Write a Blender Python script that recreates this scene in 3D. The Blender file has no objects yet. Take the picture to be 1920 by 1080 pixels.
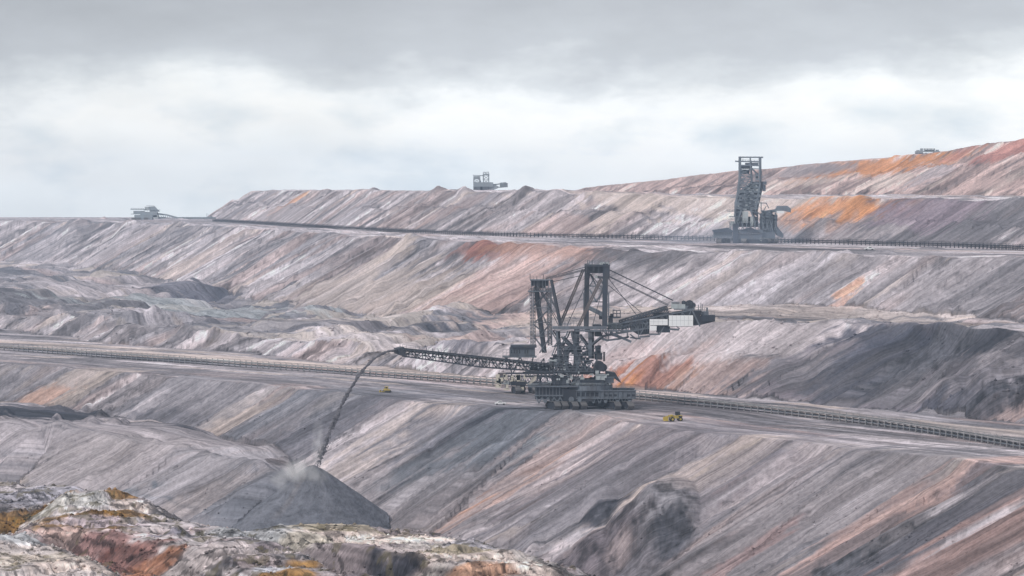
import bpy, math, random
import numpy as np
from mathutils import Vector

# ------------------------------------------------------------------ camera
F, YH, CX = 6000.0, 360.0, 960.0          # focal length, horizon row, centre column (photo pixels)
S = bpy.context.scene
col = S.collection
cam_d = bpy.data.cameras.new("camera")
cam = bpy.data.objects.new("camera", cam_d)
col.objects.link(cam)
cam.location = (0, 0, 0)
cam.rotation_euler = (math.radians(90), 0, 0)
cam_d.sensor_width = 36.0
cam_d.lens = 36.0 * F / 1920.0
cam_d.shift_y = -(540.0 - YH) / 1920.0
cam_d.clip_start = 1.0
cam_d.clip_end = 80000.0
S.camera = cam

# ------------------------------------------------------------------ light
SUN_EL, SUN_AZ = math.radians(42), math.radians(-128)   # azimuth from +Y (view), negative = left
world = bpy.data.worlds.new("World")
S.world = world
world.use_nodes = True
wn, wl = world.node_tree.nodes, world.node_tree.links
wn.clear()
def wnode(t, **kw):
    n = wn.new(t)
    for k, v in kw.items():
        if k.startswith('i_'):
            n.inputs[int(k[2:])].default_value = v
        else:
            setattr(n, k, v)
    return n
tc = wnode('ShaderNodeTexCoord')
sep = wnode('ShaderNodeSeparateXYZ'); wl.new(tc.outputs['Generated'], sep.inputs[0])
def wmath(op, a, b=None, c=None):
    n = wnode('ShaderNodeMath', operation=op)
    for i, v in enumerate((a, b, c)):
        if v is None: continue
        if isinstance(v, (int, float)): n.inputs[i].default_value = v
        else: wl.new(v, n.inputs[i])
    return n.outputs[0]
def wnoise(sx, sy, sz, scale, detail, rough, off=(0, 0, 0)):
    m = wnode('ShaderNodeMapping'); m.inputs['Scale'].default_value = (sx, sy, sz); m.inputs['Location'].default_value = off
    wl.new(tc.outputs['Generated'], m.inputs[0])
    n = wnode('ShaderNodeTexNoise'); n.inputs['Scale'].default_value = scale
    n.inputs['Detail'].default_value = detail; n.inputs['Roughness'].default_value = rough
    wl.new(m.outputs[0], n.inputs['Vector'])
    return n.outputs[0]
X_, Z_ = sep.outputs[0], sep.outputs[2]
nz = wnoise(1, 1, 2.6, 11.0, 6.0, 0.55, (2.3, 0, 0.4))
nf = wnoise(1, 1, 2.2, 34.0, 5.0, 0.6, (0.7, 0, 1.4))
# cloud base height wobbles: the dark deck hangs lower where the noise is high
h = wmath('ADD', Z_, wmath('MULTIPLY', wmath('SUBTRACT', nz, 0.5), 0.050))
h = wmath('ADD', h, wmath('MULTIPLY', wmath('SUBTRACT', nf, 0.5), 0.019))
h = wmath('ADD', h, wmath('MULTIPLY', X_, -0.010))
mr = wnode('ShaderNodeMapRange'); mr.inputs['From Min'].default_value = -0.02; mr.inputs['From Max'].default_value = 0.10
wl.new(h, mr.inputs[0])
ramp = wnode('ShaderNodeValToRGB'); wl.new(mr.outputs[0], ramp.inputs[0])
cr = ramp.color_ramp
stops = [(0.0, (0.86, 0.90, 0.92)), (0.20, (0.92, 0.95, 0.96)), (0.36, (0.985, 0.985, 0.97)), (0.415, (0.89, 0.91, 0.92)),
         (0.465, (0.69, 0.72, 0.75)), (0.53, (0.535, 0.56, 0.60)), (0.68, (0.45, 0.467, 0.505)), (1.0, (0.54, 0.55, 0.58))]
cr.elements[0].position = 0; cr.elements[0].color = (*stops[0][1], 1)
cr.elements[1].position = 1; cr.elements[1].color = (*stops[-1][1], 1)
for p, c in stops[1:-1]:
    e = cr.elements.new(p); e.color = (*c, 1)
# soft mottling inside the cloud
mo = wnoise(1, 1, 3.0, 16.0, 5.0, 0.5, (5.1, 0, 2.2))
mom = wmath('ADD', wmath('MULTIPLY', mo, 0.40), 0.80)
# cooler, dimmer cloud toward the left
left = wnode('ShaderNodeMapRange'); left.inputs['From Min'].default_value = -0.17; left.inputs['From Max'].default_value = 0.02
left.inputs['To Min'].default_value = 0.86; left.inputs['To Max'].default_value = 1.0
wl.new(X_, left.inputs[0])
# the cloud deck is brighter overhead, as overcast skies are
zen = wnode('ShaderNodeMapRange'); zen.inputs['From Min'].default_value = 0.08; zen.inputs['From Max'].default_value = 0.8
zen.inputs['To Min'].default_value = 1.0; zen.inputs['To Max'].default_value = 1.05
wl.new(Z_, zen.inputs[0])
k_ = wmath('MULTIPLY', wmath('MULTIPLY', mom, left.outputs[0]), zen.outputs[0])
wisp = wnoise(1, 1, 2.4, 21.0, 6.0, 0.55, (8.2, 0, 3.3))
wr = wnode('ShaderNodeMapRange'); wr.inputs['From Min'].default_value = 0.50; wr.inputs['From Max'].default_value = 0.72; wr.inputs['To Max'].default_value = 0.8
wl.new(wisp, wr.inputs[0])
wm = wnode('ShaderNodeMix'); wm.data_type = 'RGBA'; wm.inputs[7].default_value = (0.66, 0.74, 0.80, 1)
wl.new(wr.outputs[0], wm.inputs[0]); wl.new(ramp.outputs[0], wm.inputs[6])
low = wnode('ShaderNodeMapRange'); low.inputs['From Min'].default_value = 0.034; low.inputs['From Max'].default_value = 0.024; wl.new(Z_, low.inputs[0])
wm2 = wnode('ShaderNodeMix'); wm2.data_type = 'RGBA'; wl.new(low.outputs[0], wm2.inputs[0]); wl.new(ramp.outputs[0], wm2.inputs[6]); wl.new(wm.outputs[2], wm2.inputs[7])
vm = wnode('ShaderNodeVectorMath', operation='SCALE'); wl.new(wm2.outputs[2], vm.inputs[0]); wl.new(k_, vm.inputs['Scale'])
bgc = wnode('ShaderNodeBackground'); wl.new(vm.outputs[0], bgc.inputs[0]); bgc.inputs[1].default_value = 1.16
sky = wnode('ShaderNodeTexSky'); sky.sky_type = 'NISHITA'; sky.sun_disc = False
sky.sun_elevation = SUN_EL; sky.sun_rotation = SUN_AZ
bgs = wnode('ShaderNodeBackground'); wl.new(sky.outputs[0], bgs.inputs[0]); bgs.inputs[1].default_value = 0.08
mx = wnode('ShaderNodeMixShader'); mx.inputs[0].default_value = 0.9
wl.new(bgs.outputs[0], mx.inputs[1]); wl.new(bgc.outputs[0], mx.inputs[2])
wo = wnode('ShaderNodeOutputWorld'); wl.new(mx.outputs[0], wo.inputs[0])

sun_d = bpy.data.lights.new("sun", 'SUN')
sun_d.energy = 2.3
sun_d.angle = math.radians(8)
sun_d.color = (1.0, 0.96, 0.92)
sun = bpy.data.objects.new("sun", sun_d); col.objects.link(sun)
sd = Vector((math.sin(SUN_AZ) * math.cos(SUN_EL), math.cos(SUN_AZ) * math.cos(SUN_EL), math.sin(SUN_EL)))
sun.rotation_euler = sd.to_track_quat('Z', 'Y').to_euler()

S.view_settings.view_transform = 'Standard'
S.view_settings.look = 'None'
S.view_settings.exposure = 0.1
S.view_settings.gamma = 1.0
S.cycles.volume_bounces = 2

# ------------------------------------------------------------------ helpers
def tag(o, label=None, cat=None, group=None, kind=None):
    if label: o['label'] = label
    if cat: o['category'] = cat
    if group: o['group'] = group
    if kind: o['kind'] = kind
    return o

def hash2(xi, yi, seed):
    h = (xi.astype(np.int64) * 374761393 + yi.astype(np.int64) * 668265263 + seed * 974634777) & 0xffffffff
    h = ((h ^ (h >> 13)) * 1274126177) & 0xffffffff
    return ((h ^ (h >> 16)) & 0xffffff).astype(np.float32) / 16777216.0

def vnoise(x, y, seed=0):
    xf, yf = np.floor(x), np.floor(y)
    u, v = (x - xf).astype(np.float32), (y - yf).astype(np.float32)
    u = u * u * (3 - 2 * u); v = v * v * (3 - 2 * v)
    xi, yi = xf.astype(np.int64), yf.astype(np.int64)
    a = hash2(xi, yi, seed); b = hash2(xi + 1, yi, seed)
    c = hash2(xi, yi + 1, seed); d = hash2(xi + 1, yi + 1, seed)
    return (a + (b - a) * u) * (1 - v) + (c + (d - c) * u) * v

def fbm(x, y, o=3, seed=0, g=0.5):
    s = 0; a = 1.0; t = 0
    for i in range(o):
        s = s + a * vnoise(x * (2 ** i) + 17.3 * i, y * (2 ** i) + 9.1 * i, seed + i * 31)
        t += a; a *= g
    return s / t

def sst(a, b, x):
    t = np.clip((x - a) / (b - a), 0, 1)
    return t * t * (3 - 2 * t)

# ------------------------------------------------------------------ terrain
def onp(px, py, z):                        # point of the level z seen at (px, py)
    return (px, -z * F / (py - YH), z)
def up(px, pyc, pyt, zt, R=3.9):           # crest above a toe lying on level zt
    Yt = -zt * F / (pyt - YH)
    Y = F * (-zt + Yt / R) / ((pyc - YH) + F / R)
    return (px, Y, -(pyc - YH) * Y / F)

FAR = 7900.0
L = []      # name, crest points (px, Y, z), closing points (px, Y), slope, shelf(s0, w), closes near?
L1 = [onp(px, py, -101.0) for px, py in ((-500, 650), (0, 680), (250, 700), (480, 718), (700, 742), (950, 766), (1100, 777),
      (1250, 801), (1500, 830), (1700, 850), (1920, 880), (2450, 975))]
L.append(('L1', L1, [(2700, FAR), (-1200, FAR)], 0.60, None))
M = [up(px, c, t, -101.0) for px, c, t in ((-500, 550, 580), (0, 578, 615), (250, 600, 646), (470, 632, 662), (700, 650, 688),
     (930, 635, 712), (1130, 612, 738), (1400, 598, 755), (1600, 604, 772), (1720, 628, 788), (1920, 640, 802), (2450, 690, 870))]
L.append(('M', M, [(2700, FAR), (-1200, FAR)], 0.60, None))
L3 = [onp(px, py, -37.5) for px, py in ((-500, 411), (0, 413), (300, 420), (600, 437), (900, 454), (1200, 467), (1500, 476),
      (1920, 485), (2450, 505))]
L.append(('L3', L3, [(2700, FAR), (-1200, FAR)], 0.60, None))
L4 = [up(px, c, t, -37.5, 4.1) for px, c, t in ((485, 358.5, 411), (640, 358, 425.5), (900, 357.5, 437), (1100, 360, 443), (1250, 368, 449),
      (1400, 373, 453), (1650, 372, 460), (1920, 376, 467), (2450, 395, 492))]
L4 = [(482, 5300, 1.0), (478, 4850, 1.2)] + L4
L.append(('L4', L4, [(2700, FAR), (900, FAR)], 0.66, (26.0, 7.0)))
def zz(px, py, Y): return (px, Y, -(py - YH) * Y / F)
L5 = [zz(1075, 357, 4700), zz(1130, 350, 4500), zz(1250, 336, 4200), zz(1400, 319, 3950), zz(1600, 301, 3700), zz(1700, 291, 3580), zz(1760, 287, 3500),
      zz(1850, 270, 3350), zz(1920, 261, 3250), zz(2450, 215, 2800)]
L.append(('L5', L5, [(2700, FAR), (1300, FAR)], 0.50, (30.0, 14.0)))
R_ = [onp(px, py, z) for px, py, z in ((-500, 760, -120), (0, 796, -120), (130, 803, -121), (250, 822, -122.5), (370, 838, -124.5), (450, 857, -124.5), (500, 867, -125.5), (542, 884, -129))]
R_ += [(556, 1515, -136.0)]
L.append(('R', R_, [(600, 4000), (-1200, 4000)], 0.60, None))
Fg = [onp(px, py, -97.0) for px, py in ((-500, 880), (0, 901), (130, 913), (270, 944), (300, 980), (420, 993), (640, 992), (760, 1002),
      (900, 1018), (1000, 1042), (1080, 1082), (1200, 1150), (1500, 1300))]
L.append(('F', Fg, [(1600, 150), (-4500, 150)], 0.60, None))
FA = [onp(px, py, -90.5) for px, py in ((40, 1000), (140, 930), (262, 934), (300, 962), (400, 975), (470, 1010), (590, 1062),
      (640, 1100), (500, 1088), (420, 1050), (330, 1018), (210, 996), (110, 984))]
L.append(('FA', FA, [], 0.62, None))
FB = [onp(px, py, -92.0) for px, py in ((430, 1000), (640, 992), (780, 1004), (900, 1020), (1010, 1052), (1080, 1110), (1060, 1150),
      (860, 1062), (700, 1040), (560, 1012))]
L.append(('FB', FB, [], 0.62, None))
FC = [onp(px, py, -91.0) for px, py in ((-300, 985), (0, 1000), (110, 1030), (180, 1066), (230, 1120), (-300, 1150))]
L.append(('FC', FC, [], 0.62, None))

cols = np.concatenate([np.linspace(-520, -80, 60), np.arange(-76, 1998, 1.9), np.linspace(2002, 2440, 60)]).astype(np.float64)
rows = [-60., 0., 20., 60., 120., 200., 300., 400., 500., 580.]
y = 620.0
while y < 5000:
    rows.append(y); y += y / 760.0
while y < 7600:
    rows.append(y); y *= 1.03
rows = np.array(rows)
NC, NR = len(cols), len(rows)
PX, YY = np.meshgrid(cols, rows)
XX = YY * (PX - CX) / F
nearm = YY < 300
XX[nearm] = (300 * (PX - CX) / F)[nearm] * (1 + (300 - YY[nearm]) / 200)
XX = XX.astype(np.float64)
X, Y = XX.ravel(), YY.ravel()
PXf = PX.ravel()
N = X.size

def world_pts(lst):
    return np.array([(p[1] * (p[0] - CX) / F, p[1]) for p in lst])

def resample(pts, n=5):
    out = []
    P = [pts[0]] + list(pts) + [pts[-1]]
    for i in range(1, len(P) - 2):
        for j in range(n):
            u = j / n
            p0, p1, p2, p3 = map(np.array, P[i - 1:i + 3])
            out.append(0.5 * ((2 * p1) + (-p0 + p2) * u + (2 * p0 - 5 * p1 + 4 * p2 - p3) * u * u + (-p0 + 3 * p1 - 3 * p2 + p3) * u ** 3))
    out.append(np.array(P[-2]))
    return out

def sdf(X, Y, pts, closing):
    """signed distance outside (+) of the region, arc length along the crest"""
    crest = world_pts(pts)
    crest = np.array(resample(crest, 3))
    closed = not closing
    if closed: crest = np.vstack([crest, crest[:1]])
    d2 = np.full(X.shape, 1e18); T = np.zeros(X.shape)
    acc = 0.0
    for i in range(len(crest) - 1):
        a, b = crest[i], crest[i + 1]
        e = b - a; l2 = e @ e; l = math.sqrt(l2)
        if l < 1e-6: continue
        dx, dy = X - a[0], Y - a[1]
        u = np.clip((dx * e[0] + dy * e[1]) / l2, 0, 1)
        q = (dx - u * e[0]) ** 2 + (dy - u * e[1]) ** 2
        m = q < d2
        d2 = np.where(m, q, d2); T = np.where(m, acc + u * l, T)
        acc += l
    poly = np.vstack([crest, world_pts(closing)]) if closing else crest
    ins = np.zeros(X.shape, bool)
    n = len(poly); j = n - 1
    for i in range(n):
        xi, yi = poly[i]; xj, yj = poly[j]
        if yi != yj:
            c = ((yi > Y) != (yj > Y)) & (X < (xj - xi) * (Y - yi) / (yj - yi) + xi)
            ins ^= c
        j = i
    d = np.sqrt(d2)
    return np.where(ins, -d, d), T

def Hof(pts, px):
    s = sorted((p[0], p[2]) for p in pts)
    return np.interp(px, [a for a, b in s], [b for a, b in s])

Zb = np.full(N, -152.0); Z2 = np.full(N, -400.0)
K = np.zeros(N, np.int32); SS = np.full(N, 40.0); TT = X * 1.0
# wander of the crest lines
wob = (fbm(X / 45, Y / 45, 3, 5) - 0.5) * 16 + (fbm(X / 9, Y / 9, 2, 8) - 0.5) * 4
NAMES = ['base'] + [l[0] for l in L]
for k, (name, pts, closing, a, shelf) in enumerate(L, 1):
    s, t = sdf(X, Y, pts, closing)
    s_raw = s
    w = {'L1': 0.45, 'M': 1.2, 'L3': 1.0, 'L4': 0.55, 'L5': 0.8, 'R': 0.7, 'F': 0.8, 'FA': 0.35, 'FB': 0.5, 'FC': 0.3}[name]
    fade = np.clip((Y - 500) / 600, 0.35, 2.0)
    tq = t + 0.35 * np.maximum(s_raw, 0)
    wobt = (fbm(tq / 38, s_raw * 0 + k, 3, 5) - 0.5) * 16 + (fbm(tq / 8, s_raw / 60 + k, 2, 8) - 0.5) * 3.5
    wq = np.exp(-np.maximum(s_raw - 3, 0) / 14)
    s = s + (wobt * .8 + wob * wq * .5) * w * fade * np.exp(-np.maximum(-s - 10, 0) / 30)
    g = np.where(s > 0, np.sqrt(s * s + 2.0) - 1.41, 0.0)
    if shelf:
        s0, wd = shelf
        s0 = s0 + (fbm(t / 90, t * 0, 2, 77 + k) - 0.5) * 14
        g = np.where(s > s0 + wd, g - wd, np.where(s > s0, s0 + (s - s0) * 0.12, g))
    if name == 'M':
        br = sst(1080, 1150, PXf) * (1 - sst(1450, 1520, PXf))
        s0 = 27.0
        g2 = np.where(s > s0 + 8, g - 7 * br, np.where(s > s0, g - (s - s0) * br * 0.875, g))
        g = g2
    if name in ('F',):
        H = Hof(pts, PXf) * 0 - 97.0
    elif name in ('FA', 'FB', 'FC'):
        H = np.full(N, pts[0][2])
    else:
        H = Hof(pts, PXf)
    if name == 'L4':
        tilt = np.interp(PXf, [450, 900, 1150, 1250], [.014, .014, .004, 0])
        H = H - tilt * np.clip(-s, 0, 900)
    z = H - a * g
    m = z > Zb
    Z2 = np.where(m, Zb, np.maximum(Z2, z))
    Zb = np.where(m, z, Zb); K = np.where(m, k, K); SS = np.where(m, s, SS); TT = np.where(m, t + 0.35 * np.maximum(s_raw, 0), TT)

def kid(n): return NAMES.index(n)
FG = np.isin(K, [kid('F'), kid('FA'), kid('FB'), kid('FC')])

# conical spoil heap under the stream
CONE_Y = 1440.0
cxw, cyw, czw = CONE_Y * (592 - CX) / F, CONE_Y, -(873 - YH) * CONE_Y / F
dc = np.hypot(X - cxw, Y - cyw)
azc = np.arctan2(Y - cyw, X - cxw)
dcn = dc * (1 + (fbm(X / 14, Y / 14, 3, 55) - .5) * .22)
zc = czw + 1.6 - 0.80 * (np.sqrt(dcn ** 2 + 7.0)) + 0.0022 * dcn ** 2
CONE = (zc > Zb) & (dc < 90)
Zb = np.where(CONE, zc, Zb)
K = np.where(CONE, 20, K); SS = np.where(CONE, dc, SS); TT = np.where(CONE, azc * 22, TT)

LOWP = [(2425, 936), (2200, 888), (1920, 842), (1700, 806), (1500, 780.5), (1190, 748), (930, 723), (700, 706), (480, 690), (240, 673), (0, 656), (-300, 637)]
UPP = [(2250, 487), (1920, 469.5), (1700, 462), (1500, 456.5), (1340, 451.5), (1150, 447), (960, 443.5), (800, 438), (640, 430), (520, 422.5), (400, 415.5)]
def grid_hit(px, py, Z):
    c = int(np.argmin(np.abs(cols - px)))
    zcol = Z.reshape(NR, NC)[:, c]
    pr = YH - zcol * F / np.maximum(rows, 1.0)
    idx = np.where((rows > 560) & (pr <= py))[0]
    return idx[0] * NC + c if len(idx) else None

# separate heaps and hollows tipped on the benches: px, py, height, radius x, radius y
_rm = random.Random(77)
MOUNDS = [(_rm.uniform(-10, 235), _rm.uniform(772, 797), _rm.uniform(2.0, 4.6), _rm.uniform(3, 8), _rm.uniform(6, 14)) for _ in range(16)] + [(_rm.uniform(240, 560), _rm.uniform(822, 872), _rm.uniform(.8, 2.2), _rm.uniform(3, 8), _rm.uniform(5, 12)) for _ in range(14)] + [(1215, 975, 13, 21, 36), (1120, 1030, 5, 14, 26), (1120, 950, 4.0, 8, 14), (1551, 413, 3.4, 4, 6), (196, 411, 4.5, 7, 14), (235, 412, 2, 8, 12), (340, 412, 2, 14, 12),
          (770, 452, 4.5, 14, 40), (140, 425, 7, 22, 60), (240, 425, 6, 18, 50), (330, 432, 6, 18, 50), (905, 462, 4, 14, 30), (1000, 466, 4, 20, 40),
          (355, 546, 9, 40, 90), (60, 545, 10, 70, 120), (230, 556, 7, 40, 60), (520, 588, 6, 30, 40), (600, 596, 6, 22, 36),
          (470, 570, 5, 24, 50), (700, 600, 5, 26, 40), (880, 590, 6, 40, 50), (1230, 590, 3, 20, 40), (1600, 588, 4, 30, 30),
          (1790, 640, 4, 30, 40), (1870, 636, 5, 26, 40), (1700, 655, 3, 20, 30), (1850, 740, 7, 18, 26), (1770, 742, 6, 14, 22),
          (1420, 748, 1.6, 4, 6), (1445, 750, 2.0, 5, 6), (1640, 786, 1.4, 4, 6), (1600, 783, 1.2, 5, 6),
          (1120, 788, 3.0, 8, 10), (1065, 777, 2, 8, 9), (560, 900, 3, 10, 14), (822, 359, 5, 12, 40), (872, 359, 6, 10, 40), (985, 360, 5, 10, 30),
          (1040, 361, 4, 14, 30), (700, 360, 3, 9, 30), (610, 360, 2.5, 12, 30), (1120, 362, 4, 12, 30), (1290, 368, 2.5, 10, 30), (1180, 364, 2, 12, 30), (30, 795, 3.5, 14, 20), (110, 800, 3, 12, 14),
          (1000, 1030, 3, 5, 12), (60, 930, 2.5, 8, 14), (180, 940, 2, 6, 14), (330, 996, 2.5, 4, 12), (880, 1010, 2.0, 8, 16)]
dZ = np.zeros(N)
MOUNDS += [(_rm.uniform(-10, 1050), _rm.uniform(530, 600), _rm.uniform(1.6, 4.2), _rm.uniform(5, 13), _rm.uniform(10, 26)) for _ in range(110)]
MOUNDS += [(_rm.uniform(-10, 420), _rm.uniform(600, 632), _rm.uniform(1.2, 2.6), _rm.uniform(4, 8), _rm.uniform(6, 12)) for _ in range(16)]
MOUNDS += [(_rm.uniform(1150, 1920), _rm.uniform(585, 600), _rm.uniform(1.2, 2.6), _rm.uniform(4, 10), _rm.uniform(8, 20)) for _ in range(40)]
MOUNDS += [(_rm.uniform(1100, 1920), _rm.uniform(362, 374), _rm.uniform(1.2, 2.8), _rm.uniform(5, 12), _rm.uniform(14, 40)) for _ in range(26)]
MOUNDS += [(_rm.uniform(700, 1920), _rm.uniform(462, 488), _rm.uniform(1.0, 2.6), _rm.uniform(4, 10), _rm.uniform(12, 30)) for _ in range(44)]
MD = np.zeros(N, np.float32)
for mpx, mpy, hgt, rx, ry in MOUNDS:
    i = grid_hit(mpx, mpy, Zb)
    if i is None: continue
    m = np.where((np.abs(X - X[i]) < rx * 1.5) & (np.abs(Y - Y[i]) < ry * 1.5))[0]
    rr = np.sqrt(((X[m] - X[i]) / rx) ** 2 + ((Y[m] - Y[i]) / ry) ** 2)
    rr = rr + (fbm(X[m] / (rx * .7), Y[m] / (ry * .7), 3, int(mpx) + 50) - 0.5) * 0.55
    q_ = np.clip(1 - rr, 0, 1) ** 0.85
    dZ[m] = np.maximum(dZ[m], hgt * q_)
    if hgt < 4.3 and (int(mpx * 7) % 3): MD[m] = np.maximum(MD[m], np.clip(q_ * 3, 0, 1) * (.5 if int(mpx) % 2 else -.45))
Zb = Zb + dZ

# relief: gullies down the faces, lumps on the flats
face = sst(-2, 8, SS)
far = np.clip(Y / 1500, 0.4, 2.6)
gul = (fbm(TT / 14, SS / 90, 4, 11, 0.55) - 0.5) * 6.0 * np.clip(far, .4, 1.6) + (fbm(TT / 45, SS / 200, 2, 12) - 0.5) * 6.0
gul -= np.maximum(0, fbm(TT / 11, SS / 120, 2, 13) - 0.62) * 14
conem = (K == 20)
gul = np.where(conem, (fbm(TT / 10, SS / 25, 3, 14) - .5) * 1.6, gul)
flat_amp = np.full(N, 0.35)
flat_amp = np.where(K == kid('M'), np.interp(PXf, [300, 1100, 1500], [8, 6, 4]), flat_amp)
dl3 = -SS
flat_amp = np.where(K == kid('L3'), np.where(dl3 < 90, 3.2 * sst(110, 30, dl3) + .3, 0.3), flat_amp)
flat_amp = np.where(K == kid('L4'), 4.5, flat_amp)
flat_amp = np.where(K == kid('L5'), 3.0, flat_amp)
flat_amp = np.where(K == kid('L1'), 0.25 + 1.6 * sst(12, 1, dl3), flat_amp)
flat_amp = np.where(FG, 1.5, flat_amp)
flat_amp = np.where(K == 0, 2.0, flat_amp)
flat_amp = np.where(K == kid('R'), 5.0, flat_amp)
lx = np.where(FG, 26., 60.); ly = np.where(FG, 30., 110.)
lump = (fbm(X / lx, Y / ly, 5, 21, 0.55) - 0.5) * 2.0
ridge = 1 - np.abs(2 * fbm((X + Y * 0.35) / (lx * .8), Y / (ly * .8), 3, 22) - 1) * 2.2
flat = flat_amp * (0.7 * lump + 0.5 * (ridge - 0.5) * (flat_amp > 2))
# the foreground ground is cut by rills running down to the lower left
rill = np.abs(fbm((X * 0.80 + Y * 0.55) / 5.0, (X * -0.55 + Y * 0.8) / 40., 3, 23) - 0.5) * -5.0
flat = np.where(FG, flat + rill * 0.3, flat)
gul = np.where(FG, gul * 0.32 - np.abs(fbm(TT / 4.2, SS / 30, 3, 24, .6) - .5) * 4.5, gul)
gul += np.where(conem, 0, (fbm(X / 13, Y / 18, 4, 15, .6) - .5) * 1.0 - np.exp(-((fbm(TT / 17, SS / 60, 3, 16) - .5) / .02) ** 2) * 1.3)
Z = Zb + face * gul + (1 - face) * flat
def terr(h, step, e0=.6, e1=.98):
    q = h / step; fl = np.floor(q); return step * (fl + sst(e0, e1, q - fl))
mm = K == kid('M')
U1, V1 = (X * .87 + Y * .5 * .35) * .55, Y * .9 - X * .3
gapf = sst(0.0, 9.0, Zb - Z2)
blk = gapf * 1.0 * (terr(fbm(U1 / 62, V1 / 150, 3, 61, .5) * 30, 5.5) + terr(fbm(U1 / 24, V1 / 60, 3, 62, .5) * 10, 2.6) - 20)
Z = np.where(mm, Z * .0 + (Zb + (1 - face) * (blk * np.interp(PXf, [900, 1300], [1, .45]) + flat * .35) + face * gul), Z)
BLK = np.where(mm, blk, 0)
hh_ = fbm((X * .8 + Y * .3) / 46, (Y * .8 - X * .4) / 46, 4, 63, .45) * 24
fgt = terr(hh_ * .30, 1.25, .45, .98) - 3.6 + (terr(fbm(X / 9, Y / 12, 3, 64) * 2.6, .7, .4, 1) - 1.3)
# gullies biting into the edges of every terrace
edge_ = np.abs((hh_ * .30 / 1.25) % 1.0 - .7)
fgt -= np.exp(-(edge_ / .16) ** 2) * 2.6 * np.abs(fbm((X * .82 + Y * .35) / 2.1, (Y * .82 - X * .5) / 22., 3, 65, .6) - .5) * 2.4
Z = np.where(FG, Z + (1 - face * .7) * fgt - flat * .5, Z)
fine = (fbm(X / 5.0, Y / 7.0, 3, 31) - 0.5)
Z = Z + fine * (0.34 + 0.6 * (K == kid('M')) + .35 * FG) * np.clip(Y / 1600, .5, 2.0)
# level corridors the conveyors stand on
for lst_, zc_ in ((LOWP, -101.0), (UPP, -37.5)):
    dcor, _ = sdf(X, Y, [onp(a, b, zc_) for a, b in lst_], [(2700, FAR)])
    dcor = np.abs(dcor)
    okc = (np.abs(Zb - zc_) < 45) & (PXf > lst_[-1][0] - 30)
    lo = zc_ - .05 + .12 * (fbm(X / 6, Y / 6, 2, 71) - .5)
    rise = np.maximum(0, dcor - 16) * .75
    Z = np.where(okc & (dcor < 60), np.clip(Z, np.where(dcor < 16, lo, lo - rise * 2), lo + rise), Z)
# the land drops away behind the pit's far rim and rises to the rim the viewer stands on
Z = Z - 0.028 * np.maximum(0, Y - np.where(PXf > 1050, 5200, 4750))
rimz = -2.0 - 0.62 * np.maximum(0, Y - 8.0)
Z = np.where(Y < 160, np.maximum(rimz, -104.0), Z)
Z = np.where((Y >= 160) & (Y < 620) & ~FG, np.minimum(Z, -97.0 - 3), Z)

# ------------------------------------------------------------------ soils
def C(*c): return np.array(c, dtype=np.float32)
LAV, MID, DRK, PNK, ORA, RED, CRM, BRN, OCH = (C(.475, .42, .425), C(.275, .257, .272), C(.06, .063, .08), C(.50, .365, .33), C(.60, .255, .095),
                                    C(.36, .165, .135), C(.64, .53, .47), C(.20, .15, .14), C(.31, .165, .045))
GRN = C(.30, .30, .29)
def mixc(a, b, f): return a * (1 - f[:, None]) + b * f[:, None]
# streak noises of the faces / banding of the flats
n_mid = np.where(SS > 0, fbm(TT / 15, SS / 75, 4, 41, .6), fbm(TT / 150, SS / 14, 3, 42))
n_brd = np.where(SS > 0, fbm(TT / 60, SS / 150, 3, 43), fbm(TT / 260, SS / 45, 2, 44))
n_fin = np.where(SS > 0, fbm(TT / 4, SS / 28, 3, 45, .6), fbm(TT / 50, SS / 5, 3, 46))
n_pnk = np.where(SS > 0, fbm(TT / 24, SS / 90, 3, 47), fbm(TT / 200, SS / 20, 3, 48))
BASE = {0: (MID, LAV), kid('L1'): (MID * .92, LAV * .92), kid('M'): (MID * 1.12, LAV), kid('L3'): (MID * 1.25, LAV * 1.15), kid('L4'): (LAV * .9, LAV * 1.2),
        kid('L5'): (PNK * .85, PNK * 1.1), kid('R'): (MID * .55, LAV * .98), kid('F'): (MID * .75, LAV * .95), kid('FA'): (MID, C(.55, .49, .48)), kid('FB'): (MID * .8, C(.50, .45, .40)), kid('FC'): (MID, C(.5, .43, .38)),
        20: (C(.135, .14, .16), C(.17, .172, .19))}
RGB = np.zeros((N, 3), np.float32)
for k, (a, b) in BASE.items():
    m = K == k
    f = sst(0.3, 0.7, n_brd[m] * .5 + n_mid[m] * .5)
    RGB[m] = mixc(a, b, f)
amp = np.where(K == 20, 0.15, 1.0)
RGB *= (1 + (n_mid - .5) * 1.1 * amp + (n_fin - .5) * .9 * amp)[:, None]
ff = sst(.54, .76, n_pnk) * .5 * amp * np.where(K == kid('R'), .5, 1)
RGB = mixc(RGB, PNK * (1 + (n_fin - .5) * .5)[:, None], ff)
dk = sst(.62, .74, np.where(SS > 0, fbm(TT / 9, SS / 55, 3, 51), fbm(X / 60, Y / 60, 3, 52))) * .6 * amp
RGB = mixc(RGB, MID * .55 + RGB * 0, dk)
cr_ = sst(.66, .8, np.where(SS > 0, fbm(TT / 12, SS / 90, 3, 53), fbm(TT / 80, SS / 9, 3, 54))) * .7 * amp
RGB = mixc(RGB, CRM * .9 + RGB * 0, cr_ * np.where(FG, .3, 1))

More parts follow.
